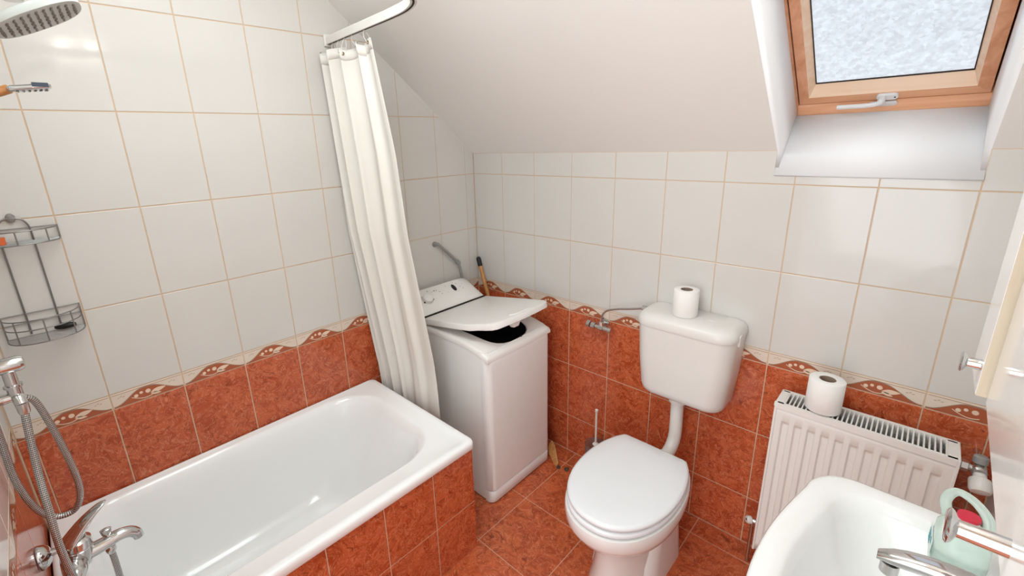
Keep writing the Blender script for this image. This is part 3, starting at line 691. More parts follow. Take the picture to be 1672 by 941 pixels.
# ------------------------------------------------------------------ toilet
to = thing('toilet', (1.145, -0.42, 0), 'white ceramic floor standing toilet with closed lid below the cistern', 'toilet')
tcx = 1.141
def egg(hw, yb, yf, cx=tcx):
    """toilet outline: half width hw, straight back edge yb, round front yf"""
    ym = yb-(yb-yf)*0.44; out = []
    for i in range(25):
        a = -math.pi*i/24; ca, sa = math.cos(a), math.sin(a)
        out.append((cx+hw*math.copysign(abs(ca)**0.92, ca), ym+(ym-yf)*math.copysign(abs(sa)**0.92, sa)))
    side = []
    for k in range(1, 9):
        t = k/9; side.append((hw*(1-0.25*t**2.1), ym+(yb-0.012-ym)*t))
    side += [(hw*0.725, yb-0.010), (hw*0.70, yb-0.003), (hw*0.64, yb), (hw*0.3, yb+0.001)]
    out += [(cx-x, y) for x, y in side]+[(cx, yb+0.001)]+[(cx+x, y) for x, y in side[::-1]]
    return out
bm = B()
loft(bm, [ring(egg(0.155, -0.245, -0.64), 0.400), ring(egg(0.169, -0.232, -0.670), 0.404), ring(egg(0.171, -0.230, -0.674), 0.412), ring(egg(0.169, -0.231, -0.672), 0.4185), ring(egg(0.160, -0.238, -0.660), 0.422), ring(egg(0.11, -0.28, -0.60), 0.4235)])
obj('lid', bm, SEATM, to, sharp=60)
bm = B()
loft(bm, [ring(egg(0.160, -0.235, -0.66), 0.381), ring(egg(0.170, -0.228, -0.676), 0.384), ring(egg(0.171, -0.228, -0.678), 0.393), ring(egg(0.167, -0.232, -0.672), 0.3985), ring(egg(0.15, -0.25, -0.65), 0.399)])
obj('seat', bm, SEATM, to, sharp=60)
bm = B()
BW = [(0.158, -0.225, -0.665, 0.379), (0.174, -0.215, -0.683, 0.376), (0.176, -0.213, -0.685, 0.366), (0.174, -0.215, -0.682, 0.335), (0.166, -0.222, -0.665, 0.305), (0.152, -0.23, -0.636, 0.285), (0.148, -0.232, -0.630, 0.278), (0.141, -0.234, -0.622, 0.276)]
loft(bm, [ring(egg(a, b, c), z) for a, b, c, z in BW][::-1], True, True)
obj('bowl', bm, CE, to, sharp=50)
bm = B()
PW_ = [(0.140, -0.215, -0.618, 0.279), (0.116, -0.17, -0.598, 0.255), (0.100, -0.15, -0.575, 0.215), (0.095, -0.14, -0.565, 0.16), (0.098, -0.135, -0.570, 0.10), (0.108, -0.13, -0.58, 0.04), (0.115, -0.125, -0.588, 0.012), (0.116, -0.124, -0.589, 0.0)]
loft(bm, [ring(egg(a, b, c), z) for a, b, c, z in PW_][::-1], True, True)
# side foot flange with bulge (trap)
obj('pedestal', bm, CE, to, sharp=60)
bm = B()
def foot(z, w_, ya, yb): return [Vector((tcx+sx_*w_, y, z)) for sx_, y in ((1, ya), (1, yb), (-1, yb), (-1, ya))]
loft(bm, [ring(rr(tcx-0.122, tcx+0.122, -0.50, -0.15, 0.09, 8), 0.0), ring(rr(tcx-0.119, tcx+0.119, -0.49, -0.155, 0.09, 8), 0.05), ring(rr(tcx-0.112, tcx+0.112, -0.46, -0.16, 0.08, 8), 0.12), ring(rr(tcx-0.110, tcx+0.110, -0.43, -0.165, 0.08, 8), 0.19), ring(rr(tcx-0.118, tcx+0.118, -0.42, -0.17, 0.08, 8), 0.25), ring(rr(tcx-0.115, tcx+0.115, -0.41, -0.18, 0.08, 8), 0.30)])
obj('trap_housing', bm, CE, to, sharp=60)
bm = B(); lathe(bm, [(0.0065, 0), (0.0065, 0.002), (0.004, 0.003)], (tcx+0.1095, -0.330, 0.175), (1, -0.1, 0.05), 16); obj('fixing_hole', bm, BK, to)
for sx_ in (-0.075, 0.075):
    bm = B(); cyl(bm, (tcx+sx_-0.014, -0.226, 0.395), (tcx+sx_+0.014, -0.226, 0.395), 0.011, seg=16); obj('hinge', bm, SEATM, to)
bm = B(); lathe(bm, [(0.034, 0), (0.034, 0.055), (0.03, 0.06)], (1.146, -0.170, 0.3255), (0, -1, -0.05), 24); obj('flush_inlet', bm, CE, to)

# ------------------------------------------------------------------ toilet paper rolls
def roll(c, r, h, label, tail=0.0):
    t = thing('toilet_paper_roll', c, label, 'toilet paper', 'loose toilet rolls')
    bm = B(); lathe(bm, [(0.021, 0.0005), (r-0.002, 0.0), (r, 0.002), (r, h-0.002), (r-0.002, h), (0.021, h-0.0005), (0.0205, h-0.003), (0.0205, 0.003)], c, (0, 0, 1), 40, cap=False)
    lp0 = [v for v in bm.verts]
    n = 40; ring0 = lp0[:n]; ringl = lp0[-n:]
    for i in range(n): bm.faces.new((ringl[i], ringl[(i+1) % n], ring0[(i+1) % n], ring0[i]))
    obj('paper', bm, PA, t, sharp=50)
    bm = B(); lathe(bm, [(0.0203, 0.001), (0.0203, h-0.001), (0.0190, h-0.001), (0.0190, 0.001)], c, (0, 0, 1), 32, cap=False); obj('core', bm, CB, t)
roll((1.150, -0.080, 0.8955), 0.0425, 0.096, 'white toilet paper roll standing on top of the cistern')
roll((1.590, -0.126, 0.7215), 0.0445, 0.098, 'white toilet paper roll standing on top of the radiator grille')

# ------------------------------------------------------------------ toilet brush
tb = thing('toilet_brush', (0.800, -0.070, 0), 'white handled toilet brush in a clear holder behind the toilet', 'toilet brush')
bm = B(); lathe(bm, [(0.040, 0.0), (0.044, 0.004), (0.046, 0.17), (0.044, 0.17), (0.042, 0.008), (0.0, 0.008)], (0.800, -0.070, 0.0), (0, 0, 1), 32, cap=False); obj('holder', bm, GLS, tb)
bm = B(); tube(bm, [(0.806, -0.075, 0.10), (0.806, -0.075, 0.20), (0.807, -0.078, 0.30), (0.808, -0.080, 0.352)], 0.0048, 12); lathe(bm, [(0.0048, 0), (0.0068, 0.004), (0.0065, 0.014), (0.002, 0.018)], (0.808, -0.080, 0.342), (0, 0, 1), 14); obj('handle', bm, PLS, tb)
bm = B(); lathe(bm, [(0.004, 0.01), (0.014, 0.004), (0.015, 0.0), (0.006, -0.004)], (0.806, -0.075, 0.172), (0, 0, 1), 6); obj('collar', bm, PLS, tb)
bm = B(); lathe(bm, [(0.006, 0.0), (0.024, 0.012), (0.028, 0.05), (0.02, 0.085), (0.006, 0.095)], (0.806, -0.075, 0.015), (0, 0, 1), 20); obj('brush_head', bm, PLS, tb)

# ------------------------------------------------------------------ radiator
rd = thing('radiator', (1.68, -0.12, 0.14), 'white steel panel radiator on the back wall right of the toilet', 'radiator')
rx0, rx1, ryf, ryb, rz0, rz1 = 1.484, 1.876, -0.168, -0.078, 0.150, 0.712
bm = B(); NX, NZr = 264, 44; gv = []
NG = 11; pitch = (rx1-rx0-0.024)/NG
def groove(x, z):
    k = (x-rx0-0.012)/pitch; f = k-math.floor(k)
    if k < 0 or k >= NG: return 0
    m_ = max(0, min(1, min(f-0.16, 0.78-f)/0.10)); mz = max(0, min(1, min(z-rz0-0.035, rz1-0.052-z)/0.010))
    return -0.0075*min(m_, mz)
zs = sorted(set([rz0+(rz1-rz0)*j/20 for j in range(21)]+[rz0+0.035, rz0+0.04, rz0+0.045, rz0+0.05, rz1-0.052, rz1-0.057, rz1-0.062, rz1-0.066]))
for z in zs:
    gv.append([bm.verts.new((rx0+(rx1-rx0)*i/NX, ryf-groove(rx0+(rx1-rx0)*i/NX, z), z)) for i in range(NX+1)])
for a, b in zip(gv, gv[1:]):
    for i in range(NX): bm.faces.new((a[i], a[i+1], b[i+1], b[i]))
ob = obj('front_plate', bm, RA, rd, sharp=50); md = ob.modifiers.new('s', 'SOLIDIFY'); md.thickness = 0.004; md.offset = 1 if 0 else -1
bm = B(); box(bm, rx0, rx1, ryb, ryb+0.008, rz0, rz1); box(bm, rx0+0.004, rx1-0.004, ryf+0.012, ryf+0.020, rz0+0.01, rz1-0.012); obj('back_plate', bm, RA, rd)
bm = B()
for k in range(52):
    x = rx0+0.014+k*(rx1-rx0-0.028)/51; box(bm, x-0.0006, x+0.0006, ryf+0.02, ryb-0.002, rz0+0.03, rz1-0.022)
ob = obj('convector_fins', bm, RAI, rd); ob['kind'] = 'stuff'
bm = B()
for nm, x in (('l', rx0), ('r', rx1)):
    pass
for xa, xb in ((rx0-0.006, rx0+0.001), (rx1-0.001, rx1+0.006)):
    bm = B(); box(bm, xa, xb, ryf-0.003, ryb+0.006, rz0-0.004, rz1+0.006); obj('side_cover', bm, RA, rd, bevel=0.002)
bm = B()
box(bm, rx0, rx1, ryf-0.004, ryf+0.008, rz1-0.012, rz1+0.006); box(bm, rx0, rx1, ryb-0.006, ryb+0.006, rz1-0.012, rz1+0.006)
box(bm, rx0, rx0+0.016, ryf, ryb, rz1-0.006, rz1+0.006); box(bm, rx1-0.018, rx1, ryf, ryb, rz1-0.006, rz1+0.006)
nb = 34
for k in range(nb):
    x = rx0+0.018+(rx1-rx0-0.038)*k/(nb-1); box(bm, x-0.0018, x+0.0018, ryf+0.004, ryb-0.002, rz1-0.002, rz1+0.0055)
obj('top_grille', bm, RA, rd)
bm = B(); cyl(bm, (rx0-0.018, -0.10, 0.675), (rx0-0.004, -0.10, 0.675), 0.008, seg=16); obj('air_vent', bm, PLS, rd)
bm = B(); cyl(bm, (rx1+0.004, -0.10, 0.672), (rx1+0.040, -0.10, 0.672), 0.009, seg=16); lathe(bm, [(0.012, 0), (0.0145, 0.002), (0.0145, 0.014), (0.012, 0.016)], (rx1+0.012, -0.10, 0.672), (1, 0, 0), 6)
lathe(bm, [(0.011, -0.02), (0.015, -0.015), (0.015, 0.016), (0.011, 0.02)], (rx1+0.046, -0.10, 0.672), (0, 1, 0), 18); cyl(bm, (rx1+0.046, -0.10, 0.672), (rx1+0.046, -0.003, 0.672), 0.008, seg=14)
vb = obj('radiator_valve', bm, CR2, rd)
bm = B(); lathe(bm, [(0.011, 0.0), (0.013, 0.004), (0.013, 0.010), (0.019, 0.013), (0.0215, 0.018), (0.0215, 0.040), (0.019, 0.046), (0.008, 0.049), (0, 0.049)], (rx1+0.047, -0.120, 0.672), (0.12, -0.75, -0.65), 24); obj('valve_head', bm, PLS, vb)
bm = B(); lathe(bm, [(0.012, -0.01), (0.0145, -0.008), (0.0145, 0.008), (0.010, 0.012)], (rx1+0.046, -0.088, 0.694), (0, 0.2, 1), 16); obj('valve_bonnet', bm, GY, vb)
bm = B(); cyl(bm, (rx0-0.030, -0.085, 0.185), (rx0+0.002, -0.085, 0.185), 0.0085, seg=14); lathe(bm, [(0.010, 0), (0.013, 0.002), (0.013, 0.014), (0.010, 0.016)], (rx0-0.020, -0.085, 0.185), (1, 0, 0), 6)
cyl(bm, (rx0-0.030, -0.085, 0.185), (rx0-0.030, -0.085, 0.0), 0.006, seg=12)
lv = obj('lockshield_valve', bm, CR2, rd)
bm = B(); lathe(bm, [(0.010, 0), (0.0135, 0.003), (0.0135, 0.014), (0.011, 0.018)], (rx0-0.033, -0.085, 0.185), (-0.8, -0.55, 0.1), 18); obj('valve_cap', bm, PLS, lv)
bm = B(); lathe(bm, [(0.004, 0), (0.004, 0.001)], Vector((rx0-0.033, -0.085, 0.185))+Vector((-0.8, -0.55, 0.1)).normalized()*0.0178, (-0.8, -0.55, 0.1), 6); obj('hex_socket', bm, BK, lv)

# ------------------------------------------------------------------ wash basin
ba = thing('wash_basin', (1.80, -0.905, 0.62), 'white ceramic wash basin in the foreground below the wall cabinet', 'wash basin')
by_c = -0.905
def basin(hw, xf, xb, z, cut=1.0, n=60, bow=0.05, rc=0.07):
    """D outline: straight back at xb, bowed front at xf, side half width hw"""
    out = []
    def corner(sgn):
        pts = []
        for k in range(9):
            a = math.pi/2*k/8
            pts.append((xf+0.030+rc*(1-math.sin(a))*0.9-0.0, by_c+sgn*(hw-rc*(1-math.cos(a)))))
        return pts
    L_ = [(xb-0.0, by_c-hw+0.006)]+[(xb+(xf+0.03+rc*0.9-xb)*k/8, by_c-hw+0.006*(1-k/8)) for k in range(1, 8)]
    L_ += corner(-1)
    yA = hw-rc
    L_ += [(xf+0.030-bow*0.6*math.cos(math.pi/2*t)+0.0, by_c+yA*t) for t in [(-1+2*k/16) for k in range(1, 16)]]
    L_ += corner(1)[::-1]
    L_ += [(xf+0.03+rc*0.9+(xb-xf-0.03-rc*0.9)*k/8, by_c+hw-0.006*(k/8)) for k in range(1, 8)]+[(xb, by_c+hw-0.006)]
    return [Vector((x, y, z)) for x, y in L_]
bm = B()
rings = [basin(0.12, 1.76, 1.962, 0.660, rc=0.05, bow=0.02), basin(0.20, 1.70, 1.962, 0.69, rc=0.06, bow=0.03), basin(0.27, 1.64, 1.962, 0.75, rc=0.075), basin(0.295, 1.615, 1.962, 0.80, rc=0.08), basin(0.302, 1.605, 1.962, 0.826, rc=0.08),
         basin(0.302, 1.604, 1.962, 0.836, rc=0.08), basin(0.299, 1.608, 1.960, 0.8425, rc=0.08), basin(0.292, 1.615, 1.955, 0.844, rc=0.078), basin(0.268, 1.640, 1.893, 0.842, rc=0.078), basin(0.260, 1.648, 1.885, 0.837, rc=0.078),
         basin(0.250, 1.658, 1.878, 0.815, rc=0.08), basin(0.235, 1.672, 1.868, 0.77, rc=0.085), basin(0.205, 1.695, 1.85, 0.725, rc=0.085), basin(0.16, 1.72, 1.83, 0.700, rc=0.06, bow=0.03), basin(0.06, 1.77, 1.80, 0.692, rc=0.02, bow=0.005)]
loft(bm, rings, True, True)
obj('bowl', bm, CE, ba, sharp=70)
bm = B(); loft(bm, [ring(rr(1.80, 1.962, -0.99, -0.82, [0.02, 0.05, 0.05, 0.02], 6), 0.0), ring(rr(1.79, 1.962, -1.0, -0.81, [0.02, 0.05, 0.05, 0.02], 6), 0.40), ring(rr(1.78, 1.962, -1.02, -0.79, [0.02, 0.05, 0.05, 0.02], 6), 0.68)])
obj('pedestal', bm, CE, ba)
bm = B(); lathe(bm, [(0.0, 0.002), (0.016, 0.002), (0.021, 0)], (1.785, -0.905, 0.693)); obj('drain', bm, CR, ba)
# basin mixer
ta = thing('basin_tap', (1.922, -0.908, 0.844), 'chrome single lever tap on the back edge of the wash basin', 'tap')
bm = B(); lathe(bm, [(0.027, 0), (0.027, 0.005), (0.023, 0.010), (0.022, 0.075), (0.0235, 0.085)], (1.922, -0.908, 0.843), (0, 0, 1), 28); obj('body', bm, CR, ta)
bm = B(); rg = []
for k in range(13):
    t = k/12; x = 1.925-0.178*t; z = 0.932+0.028*math.sin(t*2.6)-0.006*t; hw_ = 0.0205-0.0085*t; hh = 0.014-0.0035*t
    if k == 12: hw_ *= 0.55; hh *= 0.6
    if k == 11: hw_ *= 0.88; hh *= 0.9
    rg.append([Vector((x, -0.908+hw_*math.copysign(abs(math.cos(a))**0.8, math.cos(a)), z+hh*math.copysign(abs(math.sin(a))**0.8, math.sin(a)))) for a in [2*math.pi*i/20 for i in range(20)]])
loft(bm, rg); obj('spout', bm, CR, ta, sharp=60)
bm = B(); cyl(bm, (1.762, -0.908, 0.936), (1.762, -0.908, 0.920), 0.0105, seg=18); obj('aerator', bm, CR2, ta)
bm = B(); lathe(bm, [(0.0235, 0), (0.024, 0.01), (0.018, 0.025), (0, 0.03)], (1.922, -0.908, 0.940), (0, 0, 1), 24); tube(bm, [(1.93, -0.908, 0.95), (1.95, -0.908, 0.975), (1.955, -0.908, 0.99)], 0.007, 10); obj('lever', bm, CR, ta)
# soap refill pouch/bottle on the basin
BO_N = len(C.objects)
so = thing('soap_bottle', (1.862, -0.69, 0.844), 'clear pale green soap bottle with a handle on the corner of the wash basin', 'bottle')
def bt_(z, w_, d_, ox=0.0, oy=0.0): return [Vector((1.866+ox+x, -0.700+oy+y, z)) for x, y in rr(-w_, w_, -d_, d_, min(w_, d_)*0.75, 5)]
bm = B()
loft(bm, [bt_(0.8445, 0.026, 0.036), bt_(0.850, 0.031, 0.042), bt_(0.90, 0.032, 0.042), bt_(0.935, 0.031, 0.038), bt_(0.952, 0.025, 0.028), bt_(0.962, 0.014, 0.016)])
sb = obj('bottle_body', bm, GRN, so, sharp=50)
bm = B(); tube(bm, [(1.848, -0.672, 0.940), (1.842, -0.658, 0.972), (1.852, -0.655, 1.000), (1.872, -0.67, 1.002), (1.888, -0.69, 0.985), (1.890, -0.712, 0.955)], 0.0075, 12); obj('handle_loop', bm, GRN, so)
bm = B(); lathe(bm, [(0.013, 0), (0.013, 0.022), (0.010, 0.026), (0, 0.026)], (1.866, -0.700, 0.960), (0, 0, 1), 20); obj('cap', bm, PLS, so)
bm = B(); lathe(bm, [(0.0135, 0), (0.0138, 0.004), (0.0135, 0.008)], (1.866, -0.700, 0.983), (0, 0, 1), 20); obj('cap_seal', bm, RDM, so)
bm = B(); poly_extrude(bm, [(1.8335, -0.728, 0.865), (1.8335, -0.672, 0.865), (1.8335, -0.672, 0.915), (1.8335, -0.728, 0.915)], (-0.0008, 0, 0)); lb = obj('paper_label', bm, mat('pale_print_label', (226, 234, 232), 0.5), so)
bm = B(); poly_extrude(bm, [(1.8325, -0.722, 0.900), (1.8325, -0.712, 0.896), (1.8325, -0.706, 0.905), (1.8325, -0.714, 0.911)], (-0.0006, 0, 0))
for k in range(4): poly_extrude(bm, [(1.8325, -0.700, 0.875+0.008*k), (1.8325, -0.680, 0.875+0.008*k), (1.8325, -0.680, 0.878+0.008*k), (1.8325, -0.700, 0.878+0.008*k)], (-0.0006, 0, 0))
obj('label_print', bm, BLU, lb)
bm = B(); lp = rr(-0.022, 0.022, -0.03, 0.03, 0.012, 5)
loft(bm, [[Vector((1.925+x*s, -0.760+y*s, z)) for x, y in lp] for s, z in ((0.95, 0.8445), (1, 0.85), (1, 0.90), (0.9, 0.906))]); obj('tissue_pack', bm, PLS, label='small white soft pack behind the green soap bottle on the basin', cat='tissue pack')

for o_ in list(C.objects)[BO_N:]:
    if o_.parent is None and o_.name.startswith('soap_bottle'): o_.location += Vector((-0.024, -0.035, 0.0)); o_.scale = (0.98, 1.0, 0.66)
# ------------------------------------------------------------------ wall cabinet on the right
ca = thing('wall_cabinet', (1.87, -1.3, 1.278), 'white wall cabinet with pale wood edge and chrome knobs at the right edge', 'cabinet')
bm = B(); box(bm, 1.794, 1.966, -1.50, -1.000, 1.285, 1.98); obj('cabinet_carcass', bm, CABW, ca)
bm = B(); box(bm, 1.776, 1.793, -1.0645, -0.997, 1.278, 1.98); d1 = obj('cabinet_door', bm, CABW, ca, label='narrow far cabinet door with pale wood edge', bevel=0.0008)
bm = B(); box(bm, 1.7764, 1.793, -1.0665, -1.0645, 1.2782, 1.98); obj('wood_edge', bm, WE, d1)
bm = B(); hexa(bm, [Vector(p) for p in ((1.772, -1.50, 1.292), (1.788, -1.50, 1.292), (1.797, -1.070, 1.274), (1.7835, -1.068, 1.274), (1.772, -1.50, 1.98), (1.788, -1.50, 1.98), (1.797, -1.070, 1.98), (1.7835, -1.068, 1.98))])
d2 = obj('cabinet_door', bm, CABW, ca, bevel=0.0008)
def knob(tip, base, par):
    bm = B(); t, b_ = Vector(tip), Vector(base); ax = (t-b_).normalized(); L_ = (t-b_).length
    lathe(bm, [(0.0058, 0), (0.0052, 0.001), (0.0050, L_-0.0035), (0.0088, L_-0.0015), (0.0100, L_), (0.0085, L_+0.0012), (0.003, L_+0.0016), (0, L_+0.0016)], b_, ax, 24); obj('knob', bm, CR, par)
knob((1.7635, -1.050, 1.3020), (1.7765, -1.050, 1.3020), d1)
knob((1.7540, -1.314, 1.3030), (1.7795, -1.314, 1.3030), d2)

# ------------------------------------------------------------------ bath mixer
mx_ = thing('bath_mixer', (0.40, -1.79, 0.58), 'chrome single lever bath mixer with spout over the tub end', 'bath tap')
for x in (0.335, 0.475):
    bm = B(); lathe(bm, [(0.030, 0.0), (0.030, 0.004), (0.026, 0.014), (0.018, 0.021), (0.012, 0.023)], (x, -1.797, 0.597), (0, 1, 0), 28); obj('wall_rosette', bm, CR, mx_)
    bm = B(); cyl(bm, (x, -1.775, 0.597), (x, -1.745, 0.597), 0.0085, seg=18); obj('inlet_nut', bm, CR, mx_)
bm = B(); tube(bm, [(0.335, -1.755, 0.597), (0.340, -1.742, 0.597), (0.36, -1.738, 0.598), (0.405, -1.738, 0.60), (0.45, -1.738, 0.598), (0.470, -1.742, 0.597), (0.475, -1.755, 0.597)], lambda t: 0.0115+0.013*math.sin(math.pi*t)**2, 18)
lathe(bm, [(0.012, -0.026), (0.021, -0.020), (0.0265, -0.006), (0.0275, 0.010), (0.0270, 0.026), (0.0255, 0.027), (0.0255, 0.029), (0.0270, 0.030), (0.0255, 0.046), (0.018, 0.052)], (0.405, -1.728, 0.600), (0, 0.10, 1), 32); obj('body', bm, CR, mx_)
bm = B(); rg = []
lv0, lv1 = Vector((0.405, -1.742, 0.636)), Vector((0.403, -1.657, 0.712))
for k in range(14):
    t = k/13; c_ = lv0.lerp(lv1, t)+Vector((0, 0, 0.010*math.sin(math.pi*t))); hw_ = 0.027*(1-t)+0.012*t; hh = 0.018*(1-t)**1.2+0.0035
    if k == 0: hw_ *= 0.8
    if k == 13: hw_ *= 0.4; hh *= 0.5
    if k == 12: hw_ *= 0.8
    d_ = (lv1-lv0).normalized(); up = Vector((1, 0, 0)).cross(d_)
    rg.append([c_+Vector((1, 0, 0))*hw_*math.cos(a)+up*hh*math.sin(a) for a in [2*math.pi*i/20 for i in range(20)]])
loft(bm, rg); obj('lever', bm, CR, mx_, sharp=70)
bm = B(); tube(bm, [(0.405, -1.728, 0.600), (0.405, -1.705, 0.600), (0.405, -1.68, 0.602), (0.405, -1.655, 0.606), (0.405, -1.635, 0.602), (0.405, -1.622, 0.590), (0.405, -1.619, 0.576)], lambda t: 0.0185-0.0075*t, 18); obj('spout', bm, CR, mx_)
bm = B(); lathe(bm, [(0.005, 0), (0.005, 0.010), (0.009, 0.016), (0.0115, 0.030), (0.007, 0.032)], (0.405, -1.674, 0.608), (0, 0.05, 1), 16, sy=0.6); obj('diverter_knob', bm, CR, mx_)
bm = B(); lathe(bm, [(0.0085, 0), (0.0105, 0.003), (0.0105, 0.016), (0.008, 0.022)], (0.405, -1.674, 0.592), (0, 0, -1), 16); obj('hose_outlet', bm, CR, mx_)
bm = B(); tube(bm, [(0.405, -1.674, 0.574), (0.403, -1.674, 0.53), (0.402, -1.677, 0.46), (0.405, -1.690, 0.39), (0.44, -1.70, 0.36), (0.485, -1.718, 0.42), (0.505, -1.728, 0.52), (0.512, -1.737, 0.60), (0.512, -1.739, 0.642), (0.510, -1.742, 0.718), (0.485, -1.740, 0.803), (0.455, -1.738, 0.876), (0.43, -1.732, 0.967), (0.42, -1.729, 1.002)], 0.0068, 14, uv=True, smooth=12)
obj('shower_hose', bm, HO, mx_)
# diverter on the wall
hs = thing('hand_shower', (0.405, -1.70, 1.62), 'chrome hand shower with a looped braided hose at the left edge', 'hand shower')
dv = thing('shower_diverter', (0.40, -1.797, 1.06), 'chrome shower diverter with round knob on the wall above the bath mixer', 'shower diverter')
bm = B(); lathe(bm, [(0.022, 0), (0.020, 0.006), (0.012, 0.012), (0.012, 0.034), (0.0155, 0.036), (0.0165, 0.045), (0.0165, 0.082), (0.013, 0.090), (0.006, 0.092), (0, 0.092)], (0.402, -1.797, 1.103), (0, 1, 0), 28); obj('diverter_knob', bm, CR, dv)
bm = B(); lathe(bm, [(0.011, 0.0), (0.011, 0.035), (0.015, 0.036), (0.015, 0.041), (0.012, 0.042), (0.012, 0.062)], (0.402, -1.733, 1.096), (0, 0, -1), 24); obj('stem', bm, CR, dv)
bm = B(); tube(bm, [(0.402, -1.775, 1.033), (0.402, -1.755, 1.033), (0.402, -1.735, 1.033), (0.412, -1.731, 1.030), (0.42, -1.729, 1.018)], 0.0105, 14); obj('elbow', bm, CR, dv)
bm = B(); lathe(bm, [(0.0085, 0), (0.0095, 0.004), (0.0105, 0.02), (0.0105, 0.024)], (0.42, -1.729, 0.998), (0, 0, 1), 18); obj('hose_nut', bm, CR2, dv)
bm = B(); tube(bm, [(0.398, -1.737, 1.028), (0.393, -1.722, 1.020), (0.39, -1.711, 1.003), (0.39, -1.702, 0.948), (0.39, -1.694, 0.871), (0.39, -1.690, 0.785), (0.39, -1.697, 0.736), (0.388, -1.716, 0.711), (0.385, -1.749, 0.720), (0.384, -1.770, 0.767), (0.384, -1.780, 0.844), (0.382, -1.779, 0.927), (0.374, -1.777, 1.05), (0.365, -1.772, 1.2), (0.36, -1.765, 1.40), (0.365, -1.75, 1.56), (0.385, -1.730, 1.615), (0.405, -1.70, 1.62)], 0.0066, 14, uv=True, smooth=12)
obj('hose', bm, HO, hs)
# riser pipe and rain head
rs_ = thing('rain_shower', (0.40, -1.79, 1.10), 'large pale overhead shower head with rows of nozzles at the top left', 'shower head')
bm = B(); tube(bm, [(0.410, -1.770, 1.115), (0.410, -1.772, 1.5), (0.402, -1.772, 1.86), (0.402, -1.765, 1.93), (0.402, -1.72, 1.955), (0.402, -1.62, 1.945), (0.402, -1.562, 1.90), (0.402, -1.556, 1.85)], 0.0095, 14); obj('riser_pipe', bm, CR, rs_)
bm = B(); lathe(bm, [(0.014, 0.0), (0.018, 0.006), (0.018, 0.05), (0.012, 0.056)], (0.402, -1.560, 1.800), (0, -0.1, 1), 24); obj('ball_joint', bm, CR, rs_)
hc = Vector((0.400, -1.533, 1.775)); hn = Vector((0.30, 0.42, -0.86)).normalized(); ha = Vector((0.0, 0.78, 0.49)); ha = (ha-hn*ha.dot(hn)).normalized(); hb = hn.cross(ha)
def hd_loop(a, b, h, n=40): return [hc+ha*(a*math.copysign(abs(math.cos(t))**0.75, math.cos(t)))+hb*(b*math.copysign(abs(math.sin(t))**0.75, math.sin(t)))+hn*h for t in [2*math.pi*i/n for i in range(n)]]
bm = B(); loft(bm, [hd_loop(0.06, 0.028, -0.018), hd_loop(0.074, 0.037, -0.013), hd_loop(0.079, 0.041, -0.004), hd_loop(0.077, 0.039, 0.003), hd_loop(0.070, 0.034, 0.004)])
obj('head_plate', bm, SH, rs_, sharp=50)
bm = B()
for k in range(11):
    s = -0.064+0.0128*k; hw_ = 0.032*math.sqrt(max(0.05, 1-(s/0.078)**2))
    tube(bm, [hc+ha*(s+0.0018*math.sin(9*j))+hb*(-hw_+2*hw_*j/10)+hn*0.0045 for j in range(11)], 0.0020, 6, smooth=3)
obj('nozzle_rows', bm, SHD, rs_)
# hand shower in bracket
bm = B(); rg = []
for k in range(12):
    t = k/11; y = -1.607+0.064*t; z = 1.642+0.008*t; hw_ = 0.013+0.010*min(1, t*1.6); hh = 0.0065-0.0005*t
    if k in (0, 11): hw_ *= 0.75; hh *= 0.7
    rg.append([Vector((0.400+hw_*math.copysign(abs(math.cos(a))**0.6, math.cos(a)), y, z+hh*math.copysign(abs(math.sin(a))**0.7, math.sin(a)))) for a in [2*math.pi*i/24 for i in range(24)]])
loft(bm, rg); obj('head', bm, CR, hs, sharp=60)
bm = B(); tube(bm, [(0.400, -1.603, 1.643), (0.401, -1.625, 1.634), (0.403, -1.66, 1.625), (0.405, -1.70, 1.62)], 0.0085, 14); obj('handle', bm, WS, hs, label='brownish handle')
bm = B()
for i in range(6):
    for j in range(3): cyl(bm, (0.389+0.011*j, -1.593+0.0085*i, 1.642), (0.389+0.011*j, -1.593+0.0085*i, 1.6375+0.001*i), 0.0032, 0.0026, seg=8)
obj('nozzles', bm, BK, hs)
bm = B(); loft(bm, [[Vector((x_, y, z)) for y, z in rr(-1.571, -1.547, 1.6465, 1.6545, 0.001, 2)] for x_ in (0.4185, 0.4236)]); obj('button_plate', bm, mat('dark_slate_insert', (62, 74, 88), 0.25), hs)

# ------------------------------------------------------------------ wire rack on the left wall
rk = thing('wire_shower_rack', (0.01, -1.667, 1.0), 'two tier chrome wire shower rack hung on the white tiled left wall', 'shower rack')
yc0 = -1.667
def dee(z, hw_, dep, n=16, x0=0.006): return [Vector((x0+dep*math.sin(math.pi*k/n)**0.7, yc0+hw_*math.cos(math.pi*k/n), z)) for k in range(n+1)]
def shelf(zt, zb, hw_, dep, mid=None):
    bm = B()
    for z in ([zt, zb]+([mid] if mid else [])):
        p = dee(z, hw_, dep); tube(bm, p, 0.0016, 8, smooth=2); tube(bm, [p[0], p[-1]], 0.0016, 8, smooth=0)
    for k in (0, 4, 8, 12, 16):
        tube(bm, [dee(zt, hw_, dep)[k], dee(zb, hw_, dep)[k]], 0.0016, 6, smooth=0)
    # floor wires run along the wall direction
    for k in range(1, 9):
        x = 0.006+dep*k/9; f = (k/9)
        hh = hw_*math.cos(math.asin(min(1, f**(1/0.7)))); tube(bm, [(x, yc0-hh, zb), (x, yc0+hh, zb)], 0.0011, 6, smooth=0)
    return bm
obj('upper_basket', shelf(1.336, 1.302, 0.082, 0.080), RKM, rk)
obj('lower_basket', shelf(1.108, 1.045, 0.078, 0.092, 1.082), RKM, rk)
bm = B()
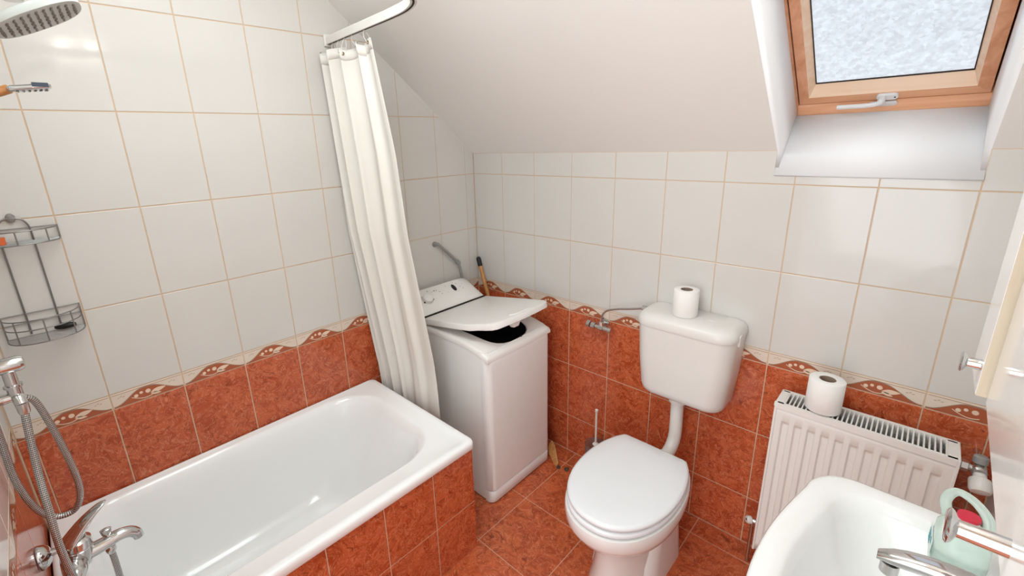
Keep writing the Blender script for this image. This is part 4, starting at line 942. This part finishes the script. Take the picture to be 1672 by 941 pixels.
tube(bm, [(0.006, -1.637, 1.05), (0.006, -1.637, 1.20), (0.006, -1.637, 1.30), (0.007, -1.638, 1.338), (0.008, -1.648, 1.358), (0.008, -1.667, 1.364), (0.008, -1.686, 1.358), (0.007, -1.696, 1.338), (0.006, -1.698, 1.30), (0.006, -1.698, 1.20), (0.006, -1.698, 1.05)], 0.0021, 8)
obj('upright_wires', bm, RKM, rk)
bm = B(); lathe(bm, [(0.006, 0), (0.0095, 0.002), (0.009, 0.005), (0.004, 0.006), (0, 0.006)], (0.004, -1.667, 1.364), (1, 0, 0), 24, sy=1.3); obj('hanger_plate', bm, RKM, rk)
bm = B(); rg = []
for k in range(9):
    t = k/8; r = 0.012*math.sin(math.pi*(0.08+0.84*t))**0.6; rg.append([Vector((0.030+0.010*t+r*0.9*math.cos(a), -1.652+0.045*t, 1.0575+r*0.8*math.sin(a)+0.002)) for a in [2*math.pi*i/16 for i in range(16)]])
loft(bm, rg); obj('black_scrubber', bm, BK, label='small black bath scrubber lying in the lower wire basket', cat='scrubber', origin=(0.035, -1.63, 1.048), sharp=60)
bm = B(); loft(bm, [[Vector((0.04+x, -1.705+y, z)) for x, y in rr(-0.012, 0.012, -0.018, 0.018, 0.006, 4)] for z in (1.3035, 1.306, 1.318, 1.321)]); obj('orange_soap', bm, ORG, label='small orange soap piece in the upper wire basket', cat='soap')

# ------------------------------------------------------------------ wall lamp above the cabinet
la = thing('wall_lamp', (1.90, -1.25, 2.08), 'white globe wall lamp mounted above the wall cabinet', 'wall lamp')
EM = bpy.data.materials.new('lamp_glass_lit'); EM.use_nodes = True; eb = EM.node_tree.nodes['Principled BSDF']; eb.inputs['Emission Color'].default_value = (1, 0.95, 0.88, 1); eb.inputs['Emission Strength'].default_value = 36
for y in (-1.30, -1.17):
    bm = B(); lathe(bm, [(0.004, -0.035), (0.024, -0.028), (0.034, 0), (0.026, 0.026), (0.004, 0.035)], (1.895, y, 2.09), (0, 0, 1), 24); obj('lamp_globe', bm, EM, la)
bm = B(); box(bm, 1.945, 1.965, -1.36, -1.11, 2.07, 2.11); box(bm, 1.92, 1.95, -1.31, -1.29, 2.085, 2.095); box(bm, 1.92, 1.95, -1.18, -1.16, 2.085, 2.095); obj('wall_bar', bm, CR, la)
